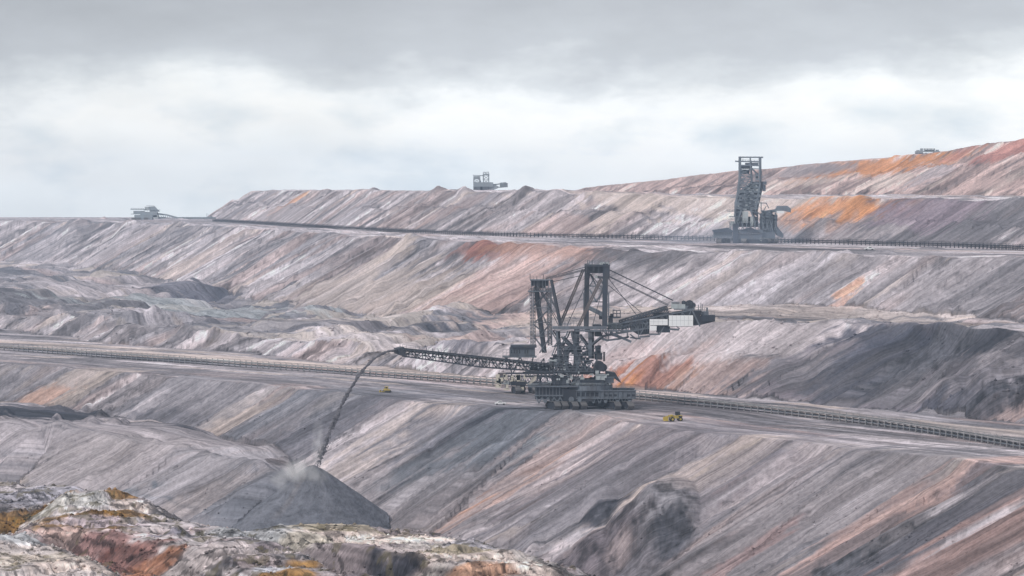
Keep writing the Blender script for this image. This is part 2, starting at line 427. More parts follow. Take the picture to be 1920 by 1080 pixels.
# single tipped loads: bands with crisp sides, each its own shade, each of its own length
for wd, sd_, am, ln in ((11., 5, .30, 55.), (5.5, 9, .20, 30.), (27., 3, .26, 110.)):
    tw = TT + (fbm(TT / 30, SS / 25, 3, 80 + sd_) - .5) * wd * 1.6
    idt = np.floor(tw / wd)
    ids = np.floor((SS + hash2(idt, idt * 0 + sd_, 5) * 90 + (fbm(TT / 7, SS / 14, 2, 84) - .5) * 14) / ln)
    sh = hash2(idt, ids + K * 13, sd_)
    f_ = np.where((SS > 0) & (K != 20) & ~FG, (sh - .5) * 2 * am, 0)
    RGB *= (1 + f_)[:, None]
# thin dark rivulet marks
rv = (SS > 3) & (K != 20) & (np.abs(fbm(TT / 9, SS / 70, 4, 86, .6) - .47) < .009)
RGB[rv] *= .55
RGB *= (1 - MD * .75)[:, None]
# tyre and track marks along the bench floors
fl_ = (SS < 0) & np.isin(K, [kid('L1'), kid('L3'), kid('L4'), kid('R')])
RGB[fl_] *= (1 + (fbm(TT / 90, SS / 2.2, 3, 95, .6) - .5) * 1.1)[fl_, None]
cl = (K != 20) & (fbm(X / 4.5, Y / 7.5, 3, 87, .65) > .60) & ~FG
RGB[cl] *= .78
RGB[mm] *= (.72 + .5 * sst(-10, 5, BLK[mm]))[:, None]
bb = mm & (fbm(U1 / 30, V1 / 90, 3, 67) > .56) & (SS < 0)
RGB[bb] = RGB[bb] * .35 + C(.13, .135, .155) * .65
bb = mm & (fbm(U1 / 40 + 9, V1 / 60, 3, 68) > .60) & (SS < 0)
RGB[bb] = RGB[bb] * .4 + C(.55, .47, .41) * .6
# soil seams and tipped loads where the photograph shows them:
# (px, py of the middle, half width along the bench [m], half length down the slope [m], soil, strength)
P = [
 # far hill
 (1640, 318, 170, 26, ORA * 1.0, .85), (1760, 305, 80, 18, ORA * .9 + PNK * .2, .7), (1880, 285, 60, 30, RED * 1.4, .8), (1800, 290, 40, 14, RED * 1.5, .6),
 (1500, 330, 90, 24, LAV * .75, .7), (1560, 315, 60, 10, MID * .8, .6), (1520, 345, 120, 10, CRM, .6), (1650, 345, 80, 14, CRM, .7), (1850, 345, 80, 12, PNK * 1.1, .6),
 (1250, 345, 130, 14, PNK * .9, .6), (1740, 330, 30, 24, LAV * .9, .7),
 (1300, 368, 260, 30, CRM * 1.05, .65), (1700, 368, 260, 26, CRM * .95, .5), (1200, 362, 120, 20, PNK * 1.2, .5),
 # L4 face
 (550, 378, 26, 24, ORA * .9 + PNK * .3, .8), (530, 400, 160, 20, LAV * .82, .7), (470, 385, 40, 40, MID * 1.2, .6),
 (1590, 398, 80, 22, ORA * 1.05 + CRM * .12, .95), (1520, 405, 40, 26, ORA * .8 + PNK * .4, .7), (1660, 400, 34, 30, RED * .65 + MID * .3, .8), (1551, 411, 7, 9, MID * .55, .95),
 (1620, 432, 200, 24, LAV * .8, .7), (1830, 395, 120, 34, MID * .72, .8), (1800, 440, 140, 30, MID * .72, .8), (1760, 405, 60, 20, C(.34, .26, .30), .6),
 (1060, 425, 90, 16, PNK * 1.1, .5), (850, 385, 20, 30, PNK * 1.1, .7), (1150, 400, 24, 26, CRM, .6), (660, 400, 50, 26, MID * 1.1, .5), (900, 380, 30, 40, MID * 1.1, .5),
 # L3 strip and face
 (960, 458, 130, 14, RED * .7 + PNK * .3, .7), (905, 461, 30, 14, RED * .9, .9), (1010, 462, 120, 10, ORA * .5 + MID * .4, .5),
 (1200, 470, 130, 16, MID * .62, .8), (1400, 464, 120, 30, MID * .5, .85), (1560, 468, 60, 18, MID * .5, .8), (1750, 478, 120, 20, MID * .75, .6),
 (700, 500, 45, 28, CRM * .95, .65), (750, 520, 40, 28, CRM * .9, .5), (920, 540, 60, 40, PNK * 1.05 + RED * .12, .75), (960, 510, 30, 50, PNK, .5), (840, 495, 6, 18, MID * .6, .8), (760, 510, 5, 24, MID * .6, .8),
 (1592, 545, 8, 9, ORA * 1.05 + CRM * .1, .9), (1580, 566, 4, 10, ORA * .7 + PNK * .5, .7), (1850, 560, 60, 36, MID * .9, .6), (1500, 530, 150, 50, LAV * 1.05, .4),
 (350, 495, 40, 40, CRM * .7 + LAV * .3, .6), (60, 470, 60, 40, MID * .95, .5), (200, 480, 30, 60, LAV * 1.1, .6), (160, 425, 50, 14, MID * .8, .7), (330, 432, 40, 16, MID * .8, .7),
 # M bench and face
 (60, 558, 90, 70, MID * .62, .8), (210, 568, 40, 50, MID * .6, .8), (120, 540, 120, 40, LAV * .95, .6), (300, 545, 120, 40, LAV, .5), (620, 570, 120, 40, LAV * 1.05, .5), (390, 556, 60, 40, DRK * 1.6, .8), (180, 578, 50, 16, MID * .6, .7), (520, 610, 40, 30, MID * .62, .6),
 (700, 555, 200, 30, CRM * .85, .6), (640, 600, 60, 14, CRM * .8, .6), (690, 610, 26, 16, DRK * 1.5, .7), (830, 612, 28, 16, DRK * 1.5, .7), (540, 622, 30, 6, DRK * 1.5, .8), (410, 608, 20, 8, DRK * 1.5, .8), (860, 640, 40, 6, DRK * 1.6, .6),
 (450, 590, 200, 60, C(.40, .42, .42), .6), (300, 610, 200, 40, MID * 1.05, .5), (1010, 600, 70, 30, PNK * 1.15, .7), (900, 640, 70, 20, PNK, .6), (740, 650, 120, 14, LAV * 1.05, .6),
 (1190, 700, 34, 26, ORA * .95, .9), (1160, 680, 24, 16, RED * 1.2 + ORA * .2, .8), (1300, 715, 60, 24, PNK * .9, .7), (1240, 690, 14, 20, RED, .5), (1300, 645, 170, 24, LAV * 1.1 + CRM * .1, .8),
 (1380, 588, 260, 40, CRM * .9, .5), (1600, 640, 60, 26, LAV, .6), (1700, 650, 12, 60, ORA * .5 + CRM * .4, .5),
 (1800, 690, 110, 50, C(.245, .22, .235), .8), (1850, 735, 60, 30, C(.27, .245, .26), .7), (1700, 700, 10, 50, C(.36, .31, .31), .7), (1780, 690, 7, 50, C(.15, .14, .16), .8), (1640, 715, 6, 40, C(.16, .15, .17), .8), (1880, 700, 12, 40, C(.38, .34, .35), .7), (1640, 730, 90, 40, C(.24, .21, .23), .9), (1560, 700, 60, 20, MID * .7, .8), (1720, 645, 60, 10, DRK * 1.6, .85), (1740, 632, 20, 50, DRK * 1.5, .8), (1840, 650, 60, 40, MID * .55, .6), (1800, 765, 34, 30, DRK * 1.7, .85), (1890, 770, 14, 30, PNK, .7), (1860, 640, 14, 10, DRK, .7), (1880, 690, 40, 20, LAV * .9, .6),
 # L1 flat
 (250, 663, 420, 16, CRM * .95, .75), (60, 644, 160, 16, CRM, .7), (480, 680, 160, 10, CRM * .95, .6), (650, 690, 300, 22, CRM * .9 + PNK * .1, .7), (850, 712, 150, 10, PNK * 1.05, .6),
 (1300, 765, 140, 8, MID * .6, .7), (1330, 790, 120, 8, PNK * .75 + RED * .2, .55), (1120, 768, 60, 12, MID * .5, .85), (980, 752, 120, 16, MID * .7, .7), (1600, 780, 300, 14, CRM * .75, .55), (1550, 825, 200, 6, LAV * 1.15, .6),
 (1820, 860, 150, 10, CRM * .8, .5), (650, 722, 400, 12, MID * 1.0, .5),
 # L1 face, left to right
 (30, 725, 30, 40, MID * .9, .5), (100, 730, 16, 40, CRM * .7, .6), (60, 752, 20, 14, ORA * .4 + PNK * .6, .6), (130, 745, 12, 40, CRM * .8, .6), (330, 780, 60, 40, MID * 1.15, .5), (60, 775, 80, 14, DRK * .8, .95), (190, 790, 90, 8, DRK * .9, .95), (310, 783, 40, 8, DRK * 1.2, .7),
 (420, 800, 20, 30, CRM * .85, .7), (400, 740, 50, 40, MID * .95, .6), (560, 780, 44, 70, C(.20, .205, .23), .6), (640, 790, 20, 60, C(.19, .18, .20), .7), (720, 850, 40, 60, LAV * 1.15, .75), (760, 830, 26, 40, CRM * .8, .5), (880, 790, 40, 30, C(.20, .20, .23), .75), (1010, 800, 40, 40, C(.21, .215, .24), .8), (870, 850, 22, 34, C(.17, .18, .20), .75),
 (1110, 800, 26, 30, C(.44, .45, .47), .7), (1020, 850, 22, 60, LAV, .7), (930, 930, 14, 30, ORA * .5 + PNK * .6, .8), (980, 880, 12, 40, PNK, .6), (1100, 850, 60, 60, PNK * .6 + MID * .4, .5), (820, 960, 50, 30, LAV * .75, .6),
 (1230, 850, 60, 60, C(.27, .245, .265), .6), (1170, 940, 60, 30, MID * .95, .6), (1130, 955, 9, 10, DRK, .85), (1300, 900, 16, 40, CRM * .75 + PNK * .2, .7), (1370, 870, 14, 30, CRM * .8, .7),
 (1235, 1005, 13, 20, DRK * .9, .95), (1275, 975, 6, 10, DRK * .9, .95), (1220, 945, 16, 8, C(.27, .255, .28), .8), (1180, 1010, 10, 10, C(.20, .165, .175), .8), (1140, 1030, 22, 24, C(.18, .15, .16), .8), (1420, 900, 40, 40, C(.26, .235, .26), .5),
 (1500, 890, 26, 60, LAV * 1.0, .5), (1540, 960, 40, 70, MID * .9, .6), (1610, 900, 22, 60, MID * .72, .6), (1640, 985, 18, 70, PNK * .9 + RED * .2, .85), (1730, 930, 20, 60, PNK * .85 + RED * .15, .8), (1800, 880, 8, 30, PNK * 1.1, .8),
 (1760, 1000, 13, 80, C(.13, .13, .15), .8), (1850, 940, 10, 50, C(.15, .14, .155), .75), (1860, 1010, 22, 60, PNK * .7 + RED * .3, .8), (1380, 1060, 7, 24, RED * 1.2, .8), (1440, 1020, 26, 50, LAV * .85, .6), (1560, 1050, 12, 30, MID * .6, .7), (1910, 1000, 16, 60, BRN, .5), (1900, 890, 20, 14, MID * .6, .6),
 # ridge R
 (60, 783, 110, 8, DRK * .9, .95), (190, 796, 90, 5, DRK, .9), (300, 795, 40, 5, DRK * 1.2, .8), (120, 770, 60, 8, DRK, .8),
 (60, 850, 60, 40, MID * .75, .6), (150, 850, 26, 30, C(.32, .28, .26), .6), (240, 860, 30, 30, C(.33, .29, .27), .6), (370, 880, 40, 60, C(.22, .24, .27), .8), (430, 930, 30, 40, C(.20, .205, .23), .7), (300, 830, 140, 60, LAV * .95, .7), (420, 925, 14, 20, C(.36, .30, .28), .6),
]
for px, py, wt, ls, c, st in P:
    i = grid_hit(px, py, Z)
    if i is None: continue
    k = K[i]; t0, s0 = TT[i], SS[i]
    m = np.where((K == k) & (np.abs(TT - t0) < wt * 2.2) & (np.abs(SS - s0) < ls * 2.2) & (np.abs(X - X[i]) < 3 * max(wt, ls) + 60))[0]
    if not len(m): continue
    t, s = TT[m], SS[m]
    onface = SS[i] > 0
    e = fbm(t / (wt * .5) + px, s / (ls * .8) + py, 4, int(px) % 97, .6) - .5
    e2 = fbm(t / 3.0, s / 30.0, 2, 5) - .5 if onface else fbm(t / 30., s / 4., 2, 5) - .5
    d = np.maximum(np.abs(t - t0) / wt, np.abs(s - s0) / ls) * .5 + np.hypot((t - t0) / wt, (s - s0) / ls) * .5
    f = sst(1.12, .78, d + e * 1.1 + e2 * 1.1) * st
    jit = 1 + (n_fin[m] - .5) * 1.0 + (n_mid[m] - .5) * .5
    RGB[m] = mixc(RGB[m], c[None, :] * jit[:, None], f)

# the slumped heap low on the near slope: dusty grey crown, raw dark cut and rubble below it
def blotch(px, py, rx, ry, c, st, rough, k='L1'):
    global RGB
    i = grid_hit(px, py, Z)
    m = np.where((K == kid(k)) & (np.abs(X - X[i]) < rx * 3) & (np.abs(Y - Y[i]) < ry * 3))[0]
    a, b = X[m] - X[i], Y[m] - Y[i]
    n1 = fbm(X[m] / 4 + px, Y[m] / 6, 5, 97, .65) - .5
    f = sst(1.3, .6, np.hypot(a / rx, b / ry) + n1 * rough) * st
    RGB[m] = mixc(RGB[m], c[None, :] * np.maximum(.3, 1 + n1 * 3)[:, None], f)
blotch(1228, 960, 17, 24, C(.25, .235, .245), .85, .8)
blotch(1120, 1035, 20, 22, C(.17, .145, .155), .85, 1.6)
blotch(1215, 1055, 16, 18, C(.16, .145, .155), .8, 1.3)
blotch(1262, 1010, 8, 16, C(.10, .10, .115), .85, 1.2)
blotch(1160, 1040, 6, 8, C(.42, .34, .33), .6, 1.8)
blotch(1135, 965, 6, 8, C(.11, .11, .125), .8, 1.6)
blotch(1560, 1065, 14, 12, C(.12, .12, .135), .8, 2.0)
blotch(1850, 880, 16, 12, C(.14, .14, .16), .7, 1.8)
blotch(1850, 700, 26, 34, C(.17, .16, .18), .45, 1.8, 'M')
blotch(1760, 655, 34, 14, C(.12, .12, .135), .7, 1.8, 'M')
blotch(1830, 770, 30, 14, C(.09, .088, .10), .85, 1.8, 'M')
nearc = (K == kid('R')) & (np.hypot(X - cxw, Y - cyw) < 120)
RGB[nearc] = mixc(RGB[nearc], C(.155, .16, .18)[None, :] * (1 + (n_fin[nearc] - .5) * .8)[:, None], .85 * sst(78, 38, np.hypot(X - cxw, Y - cyw)[nearc] + (n_mid[nearc] - .5) * 40))
# thin strata cropping out round the near ledges
zw = Z[FG] + (fbm(X[FG] / 12, Y[FG] / 14, 2, 101) - .5) * 1.6
stz = fbm(zw / .42, zw * 0 + 3, 2, 102) - .5
st2 = fbm(zw / 1.6, zw * 0 + 8, 2, 103)
RGB[FG] *= (1 + stz * 1.5)[:, None]
RGB[FG] = mixc(RGB[FG], C(.60, .53, .51)[None, :] + RGB[FG] * 0, sst(.56, .66, st2) * .55)
RGB[FG] = mixc(RGB[FG], C(.17, .13, .13)[None, :] + RGB[FG] * 0, sst(.40, .32, st2) * .5)
# foreground: world-space blotches (px, py, rx, ry metres, soil)
PF = [(60, 925, 16, 40, C(.36, .34, .37)), (70, 962, 12, 22, OCH), (150, 985, 13, 22, OCH * .95), (40, 975, 10, 16, OCH * .8), (220, 962, 9, 8, OCH * 1.1), (245, 948, 8, 8, CRM * 1.05), (130, 935, 10, 14, C(.52, .50, .47)), (235, 925, 7, 16, OCH),
      (260, 1000, 18, 12, CRM * 1.0 + C(.03, .0, .04)), (190, 985, 12, 8, C(.55, .46, .48)), (160, 1035, 12, 12, RED * .75 + MID * .25), (230, 1055, 12, 14, RED * .7), (110, 1010, 10, 12, PNK * 1.0), (290, 1065, 8, 10, ORA * .45 + RED * .4),
      (150, 1062, 14, 8, CRM * 1.05), (60, 1050, 14, 14, C(.55, .47, .40)), (400, 1030, 20, 18, C(.52, .45, .43)), (330, 985, 6, 8, C(.2, .19, .22)), (570, 1062, 5, 8, OCH * 1.1), (545, 1075, 6, 8, OCH), (505, 1066, 5, 10, C(.58, .57, .60)),
      (680, 1012, 20, 14, CRM * 1.05), (560, 1010, 12, 10, C(.40, .36, .30)), (630, 990, 16, 8, C(.38, .32, .24)), (700, 1050, 24, 14, C(.22, .18, .19)), (600, 1050, 18, 18, C(.30, .25, .25)), (740, 1052, 8, 10, DRK), (860, 1045, 14, 12, CRM * 1.0), (960, 1066, 12, 12, CRM * 1.05), (975, 1030, 5, 6, C(.22, .17, .07)),
      (1010, 1040, 3, 5, C(.22, .19, .09)), (900, 1075, 8, 8, ORA * .5 + CRM * .3), (850, 1030, 10, 6, C(.33, .28, .20)), (900, 1020, 14, 10, C(.30, .28, .30)), (470, 1000, 12, 14, C(.40, .40, .40)), (20, 1010, 8, 10, C(.50, .50, .50))]
for px, py, rx, ry, c in PF:
    i = grid_hit(px, py, Z)
    if i is None: continue
    m = np.where(FG & (np.abs(X - X[i]) < rx * 2.2) & (np.abs(Y - Y[i]) < ry * 2.6))[0]
    dx, dy = X[m] - X[i], Y[m] - Y[i]
    d = np.hypot(dx / rx, dy / ry)
    e = fbm(X[m] / 7 + px, Y[m] / 11, 4, 3, .6) - .5
    f = sst(1.25, .8, d + e * 1.2) * .88
    zq = Z[m] + (fbm(X[m] / 12, Y[m] / 14, 2, 101) - .5) * 1.6
    jit = 1 + (fbm(X[m] / 2.2, Y[m] / 2.8, 3, 66) - .5) * .7 + (fbm(zq / .42, zq * 0 + 3, 2, 102) - .5) * 1.1
    RGB[m] = mixc(RGB[m], c[None, :] * jit[:, None], f)
ft = (fbm((X * .82 + Y * .35) / 2.6, (Y * .82 - X * .5) / 16., 4, 92, .6) - .5)
RGB[FG] *= (1 + ft[FG] * .8)[:, None]
g2 = FG & (np.abs(fbm((X + Y * .5) / 9, (Y - X * .4) / 22., 4, 93) - .5) < .035)
RGB[g2] *= .45
sc_ = FG & (fbm(X / 3.0, Y / 5.0, 3, 90) > .63) & (fbm(X / 25., Y / 30., 2, 91) > .42)
RGB[sc_] = RGB[sc_] * .45 + C(.30, .25, .12) * .25
lum = RGB.mean(1, keepdims=True)
con = (lum / .30) ** np.where(Y < 2300, .20, .06)[:, None]          # the photographed soils differ more strongly from each other
RGB = (lum + (RGB - lum) * 1.06) * con * np.array([.985, .995, 1.03], np.float32)  # slight blue of the shadows tinted into all soil colours
RGB = np.clip(RGB, .022, .8)

# ------------------------------------------------------------------ terrain mesh
me = bpy.data.meshes.new("ground")
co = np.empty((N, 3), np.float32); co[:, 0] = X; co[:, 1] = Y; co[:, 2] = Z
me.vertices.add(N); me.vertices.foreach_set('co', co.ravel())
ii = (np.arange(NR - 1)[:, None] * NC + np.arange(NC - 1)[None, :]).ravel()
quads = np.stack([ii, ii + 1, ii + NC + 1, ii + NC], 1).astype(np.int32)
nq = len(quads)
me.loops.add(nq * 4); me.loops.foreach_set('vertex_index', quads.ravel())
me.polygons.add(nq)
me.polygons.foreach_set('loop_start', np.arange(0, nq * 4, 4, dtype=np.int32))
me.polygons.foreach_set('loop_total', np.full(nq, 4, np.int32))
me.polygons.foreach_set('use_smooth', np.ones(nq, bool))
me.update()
at = me.attributes.new('soil', 'FLOAT_COLOR', 'POINT')
at.data.foreach_set('color', np.concatenate([RGB, np.ones((N, 1), np.float32)], 1).astype(np.float32).ravel())
at = me.attributes.new('fall', 'FLOAT_VECTOR', 'POINT')
at.data.foreach_set('vector', np.stack([np.where(K == 20, TT * .2, TT), np.where(K == 20, SS * 20, SS), np.where(SS > 0, 1.0, 0.0)], 1).astype(np.float32).ravel())
ground = bpy.data.objects.new("ground", me); col.objects.link(ground)
tag(ground, kind='structure')

def ground_z(x, yv):
    px = CX + F * x / yv
    r = np.clip(np.searchsorted(rows, yv) - 1, 0, NR - 2); c = np.clip(np.searchsorted(cols, px) - 1, 0, NC - 2)
    fr = (yv - rows[r]) / (rows[r + 1] - rows[r]); fc = (px - cols[c]) / (cols[c + 1] - cols[c])
    G = Z.reshape(NR, NC)
    return float((G[r, c] * (1 - fc) + G[r, c + 1] * fc) * (1 - fr) + (G[r + 1, c] * (1 - fc) + G[r + 1, c + 1] * fc) * fr)

# ------------------------------------------------------------------ loose clods
def rubble(name, idx, smin, smax, label, seed):
    rg = np.random.default_rng(seed); n = len(idx)
    base = np.array([[1, 0, 0], [-1, 0, 0], [0, 1, 0], [0, -1, 0], [0, 0, 1], [0, 0, -1], [.6, .6, .5], [-.6, .5, .5], [.5, -.6, .5], [-.6, -.6, .5]])[:6]
    tri = np.array([[0, 2, 4], [2, 1, 4], [1, 3, 4], [3, 0, 4], [2, 0, 5], [1, 2, 5], [3, 1, 5], [0, 3, 5]])
    sz = rg.uniform(0, 1, n) ** 3 * (smax - smin) + smin
    V = base[None] * rg.uniform(.55, 1.25, (n, 6, 1)) * sz[:, None, None] * np.array([1, 1, .7])
    ang = rg.uniform(0, 6.28, n); ca, sa = np.cos(ang)[:, None], np.sin(ang)[:, None]
    x, y_ = V[..., 0] * ca - V[..., 1] * sa, V[..., 0] * sa + V[..., 1] * ca
    jx, jy = rg.uniform(-.4, .4, n), rg.uniform(-.4, .4, n)
    co_ = np.stack([x + (X[idx] + jx)[:, None], y_ + (Y[idx] + jy)[:, None], V[..., 2] + Z[idx][:, None] + sz[:, None] * .2], -1).reshape(-1, 3)
    f = (tri[None] + (np.arange(n) * 6)[:, None, None]).reshape(-1, 3)
    me_ = bpy.data.meshes.new(name); me_.vertices.add(len(co_)); me_.vertices.foreach_set('co', co_.astype(np.float32).ravel())
    me_.loops.add(f.size); me_.loops.foreach_set('vertex_index', f.astype(np.int32).ravel())
    me_.polygons.add(len(f)); me_.polygons.foreach_set('loop_start', np.arange(0, f.size, 3, dtype=np.int32)); me_.polygons.foreach_set('loop_total', np.full(len(f), 3, np.int32))
    me_.update()
    cc = np.repeat(RGB[idx] * rg.uniform(.7, 1.2, (n, 1)), 6, 0).astype(np.float32)
    a_ = me_.attributes.new('soil', 'FLOAT_COLOR', 'POINT'); a_.data.foreach_set('color', np.concatenate([cc, np.ones((len(cc), 1), np.float32)], 1).ravel())
    a_ = me_.attributes.new('fall', 'FLOAT_VECTOR', 'POINT'); a_.data.foreach_set('vector', co_.astype(np.float32).ravel())
    o = bpy.data.objects.new(name, me_); col.objects.link(o); tag(o, label, 'rubble', kind='stuff')
    return me_
_rg = np.random.default_rng(8)
inf = (PXf > -60) & (PXf < 1980)
i1 = np.where(FG & inf & (Y < 1150) & (Y > 700) & (fbm(X / 8, Y / 10, 3, 120) > .47))[0]
i2 = np.where(np.isin(K, [kid('L1'), kid('R'), 0]) & inf & (SS > 22) & (Y < 2100) & (fbm(X / 14, Y / 22, 3, 121) > .52))[0]
i3 = np.where((K == kid('M')) & inf & (Y < 3600) & (fbm(X / 20, Y / 40, 3, 122) > .52))[0]
RUB = [rubble('rubble', _rg.choice(i1, min(len(i1), 16000), False), .12, .85, 'loose clods scattered over the pale near ledges', 1),
       rubble('rubble', _rg.choice(i2, min(len(i2), 6500), False), .15, .8, 'clods rolled down the long near slope', 2),
       rubble('rubble', _rg.choice(i3, min(len(i3), 5000), False), .3, 1.3, 'clods lying over the middle benches', 3)]

# ------------------------------------------------------------------ materials
def mat(name):
    m = bpy.data.materials.new(name); m.use_nodes = True
    nt = m.node_tree; b = nt.nodes['Principled BSDF']
    return m, nt, b
m_g, nt, b = mat('soil')
b.inputs['Roughness'].default_value = 0.95
if 'Specular IOR Level' in b.inputs: b.inputs['Specular IOR Level'].default_value = 0.15
a1 = nt.nodes.new('ShaderNodeAttribute'); a1.attribute_name = 'soil'
a2 = nt.nodes.new('ShaderNodeAttribute'); a2.attribute_name = 'fall'
geo = nt.nodes.new('ShaderNodeNewGeometry')
sp = nt.nodes.new('ShaderNodeSeparateXYZ'); nt.links.new(a2.outputs['Vector'], sp.inputs[0])
def noise(nt, vec, scale, sxyz, detail=4, rough=.6):
    mp = nt.nodes.new('ShaderNodeMapping'); mp.inputs['Scale'].default_value = sxyz
    nt.links.new(vec, mp.inputs[0])
    n = nt.nodes.new('ShaderNodeTexNoise'); n.inputs['Scale'].default_value = scale
    n.inputs['Detail'].default_value = detail; n.inputs['Roughness'].default_value = rough
    nt.links.new(mp.outputs[0], n.inputs['Vector'])
    return n.outputs[0]
def mth(nt, op, *a):
    n = nt.nodes.new('ShaderNodeMath'); n.operation = op
    for i, v in enumerate(a):
        if isinstance(v, (int, float)): n.inputs[i].default_value = v
        else: nt.links.new(v, n.inputs[i])
    return n.outputs[0]
sA = noise(nt, a2.outputs['Vector'], 1.0, (.80, .010, 0), 5, .72)      # streaks down a face
sB = noise(nt, a2.outputs['Vector'], 1.0, (.020, .35, 0), 4, .65)      # tracks along a flat
sC = noise(nt, geo.outputs['Position'], 1.0, (.55, .30, .55), 5, .7)   # clods
mixn = nt.nodes.new('ShaderNodeMix'); mixn.data_type = 'FLOAT'
nt.links.new(sp.outputs[2], mixn.inputs[0]); nt.links.new(sB, mixn.inputs[2]); nt.links.new(sA, mixn.inputs[3])
streak = mixn.outputs[0]
v = mth(nt, 'ADD', mth(nt, 'MULTIPLY', streak, 1.9), mth(nt, 'MULTIPLY', sC, 1.1))
v = mth(nt, 'MAXIMUM', mth(nt, 'ADD', v, -0.56), 0.15)
vs = nt.nodes.new('ShaderNodeVectorMath'); vs.operation = 'SCALE'
nt.links.new(a1.outputs['Color'], vs.inputs[0]); nt.links.new(v, vs.inputs['Scale'])
nt.links.new(vs.outputs[0], b.inputs['Base Color'])
bp = nt.nodes.new('ShaderNodeBump'); bp.inputs['Strength'].default_value = 0.9; bp.inputs['Distance'].default_value = 1.3
hh = mth(nt, 'ADD', mth(nt, 'MULTIPLY', streak, 1.5), mth(nt, 'MULTIPLY', sC, 0.55))
nt.links.new(hh, bp.inputs['Height']); nt.links.new(bp.outputs[0], b.inputs['Normal'])
me.materials.append(m_g)
for _m in RUB: _m.materials.append(m_g)
# ------------------------------------------------------------------ mesh building
def paint(name, rgb, rough=.6, metal=0.0, grime=.5, scale=.35, streak=True, dirt=(.16, .14, .13)):
    m, nt, b = mat(name)
    b.inputs['Roughness'].default_value = rough; b.inputs['Metallic'].default_value = metal
    tcn = nt.nodes.new('ShaderNodeTexCoord')
    n = noise(nt, tcn.outputs['Object'], scale, (1, 1, .25 if streak else 1), 5, .65)
    r = nt.nodes.new('ShaderNodeMapRange'); r.inputs['From Min'].default_value = .42; r.inputs['From Max'].default_value = .68
    r.inputs['To Max'].default_value = grime; nt.links.new(n, r.inputs[0])
    mx = nt.nodes.new('ShaderNodeMix'); mx.data_type = 'RGBA'
    mx.inputs[6].default_value = (*rgb, 1); mx.inputs[7].default_value = (*dirt, 1)
    nt.links.new(r.outputs[0], mx.inputs[0]); nt.links.new(mx.outputs[2], b.inputs['Base Color'])
    return m
STEEL = paint('blue_grey_painted_steel', (.030, .040, .058), grime=.6, dirt=(.085, .075, .07))
STEELM = paint('mid_grey_painted_steel', (.125, .145, .172), grime=.7, dirt=(.055, .052, .058))
DARK = paint('dark_steel', (.012, .016, .026), grime=.6, dirt=(.04, .038, .045))
LIGHT = paint('pale_grey_steel', (.40, .44, .45), grime=.45)
WHITE = paint('white_sheet', (.82, .83, .83), grime=.18, scale=.5, dirt=(.55, .52, .48))
CREAM = paint('cream_sheet', (.60, .55, .46), grime=.35)
TRACK = paint('dusty_track_steel', (.15, .142, .142), grime=.6, dirt=(.08, .075, .08), streak=False)
RUBBER = paint('belt_rubber', (.035, .034, .038), rough=.85, grime=.5, dirt=(.12, .11, .11), streak=False)
TYRE = paint('tyre_rubber', (.02, .02, .022), rough=.9, grime=.4, scale=1.5)
YEL = paint('yellow_paint', (.50, .37, .05), grime=.6, scale=1.2, dirt=(.20, .16, .08))
GLASS = paint('dark_glass', (.02, .03, .04), rough=.15, grime=.3)
RUST = paint('rusty_brown_steel', (.10, .082, .082), grime=.5)

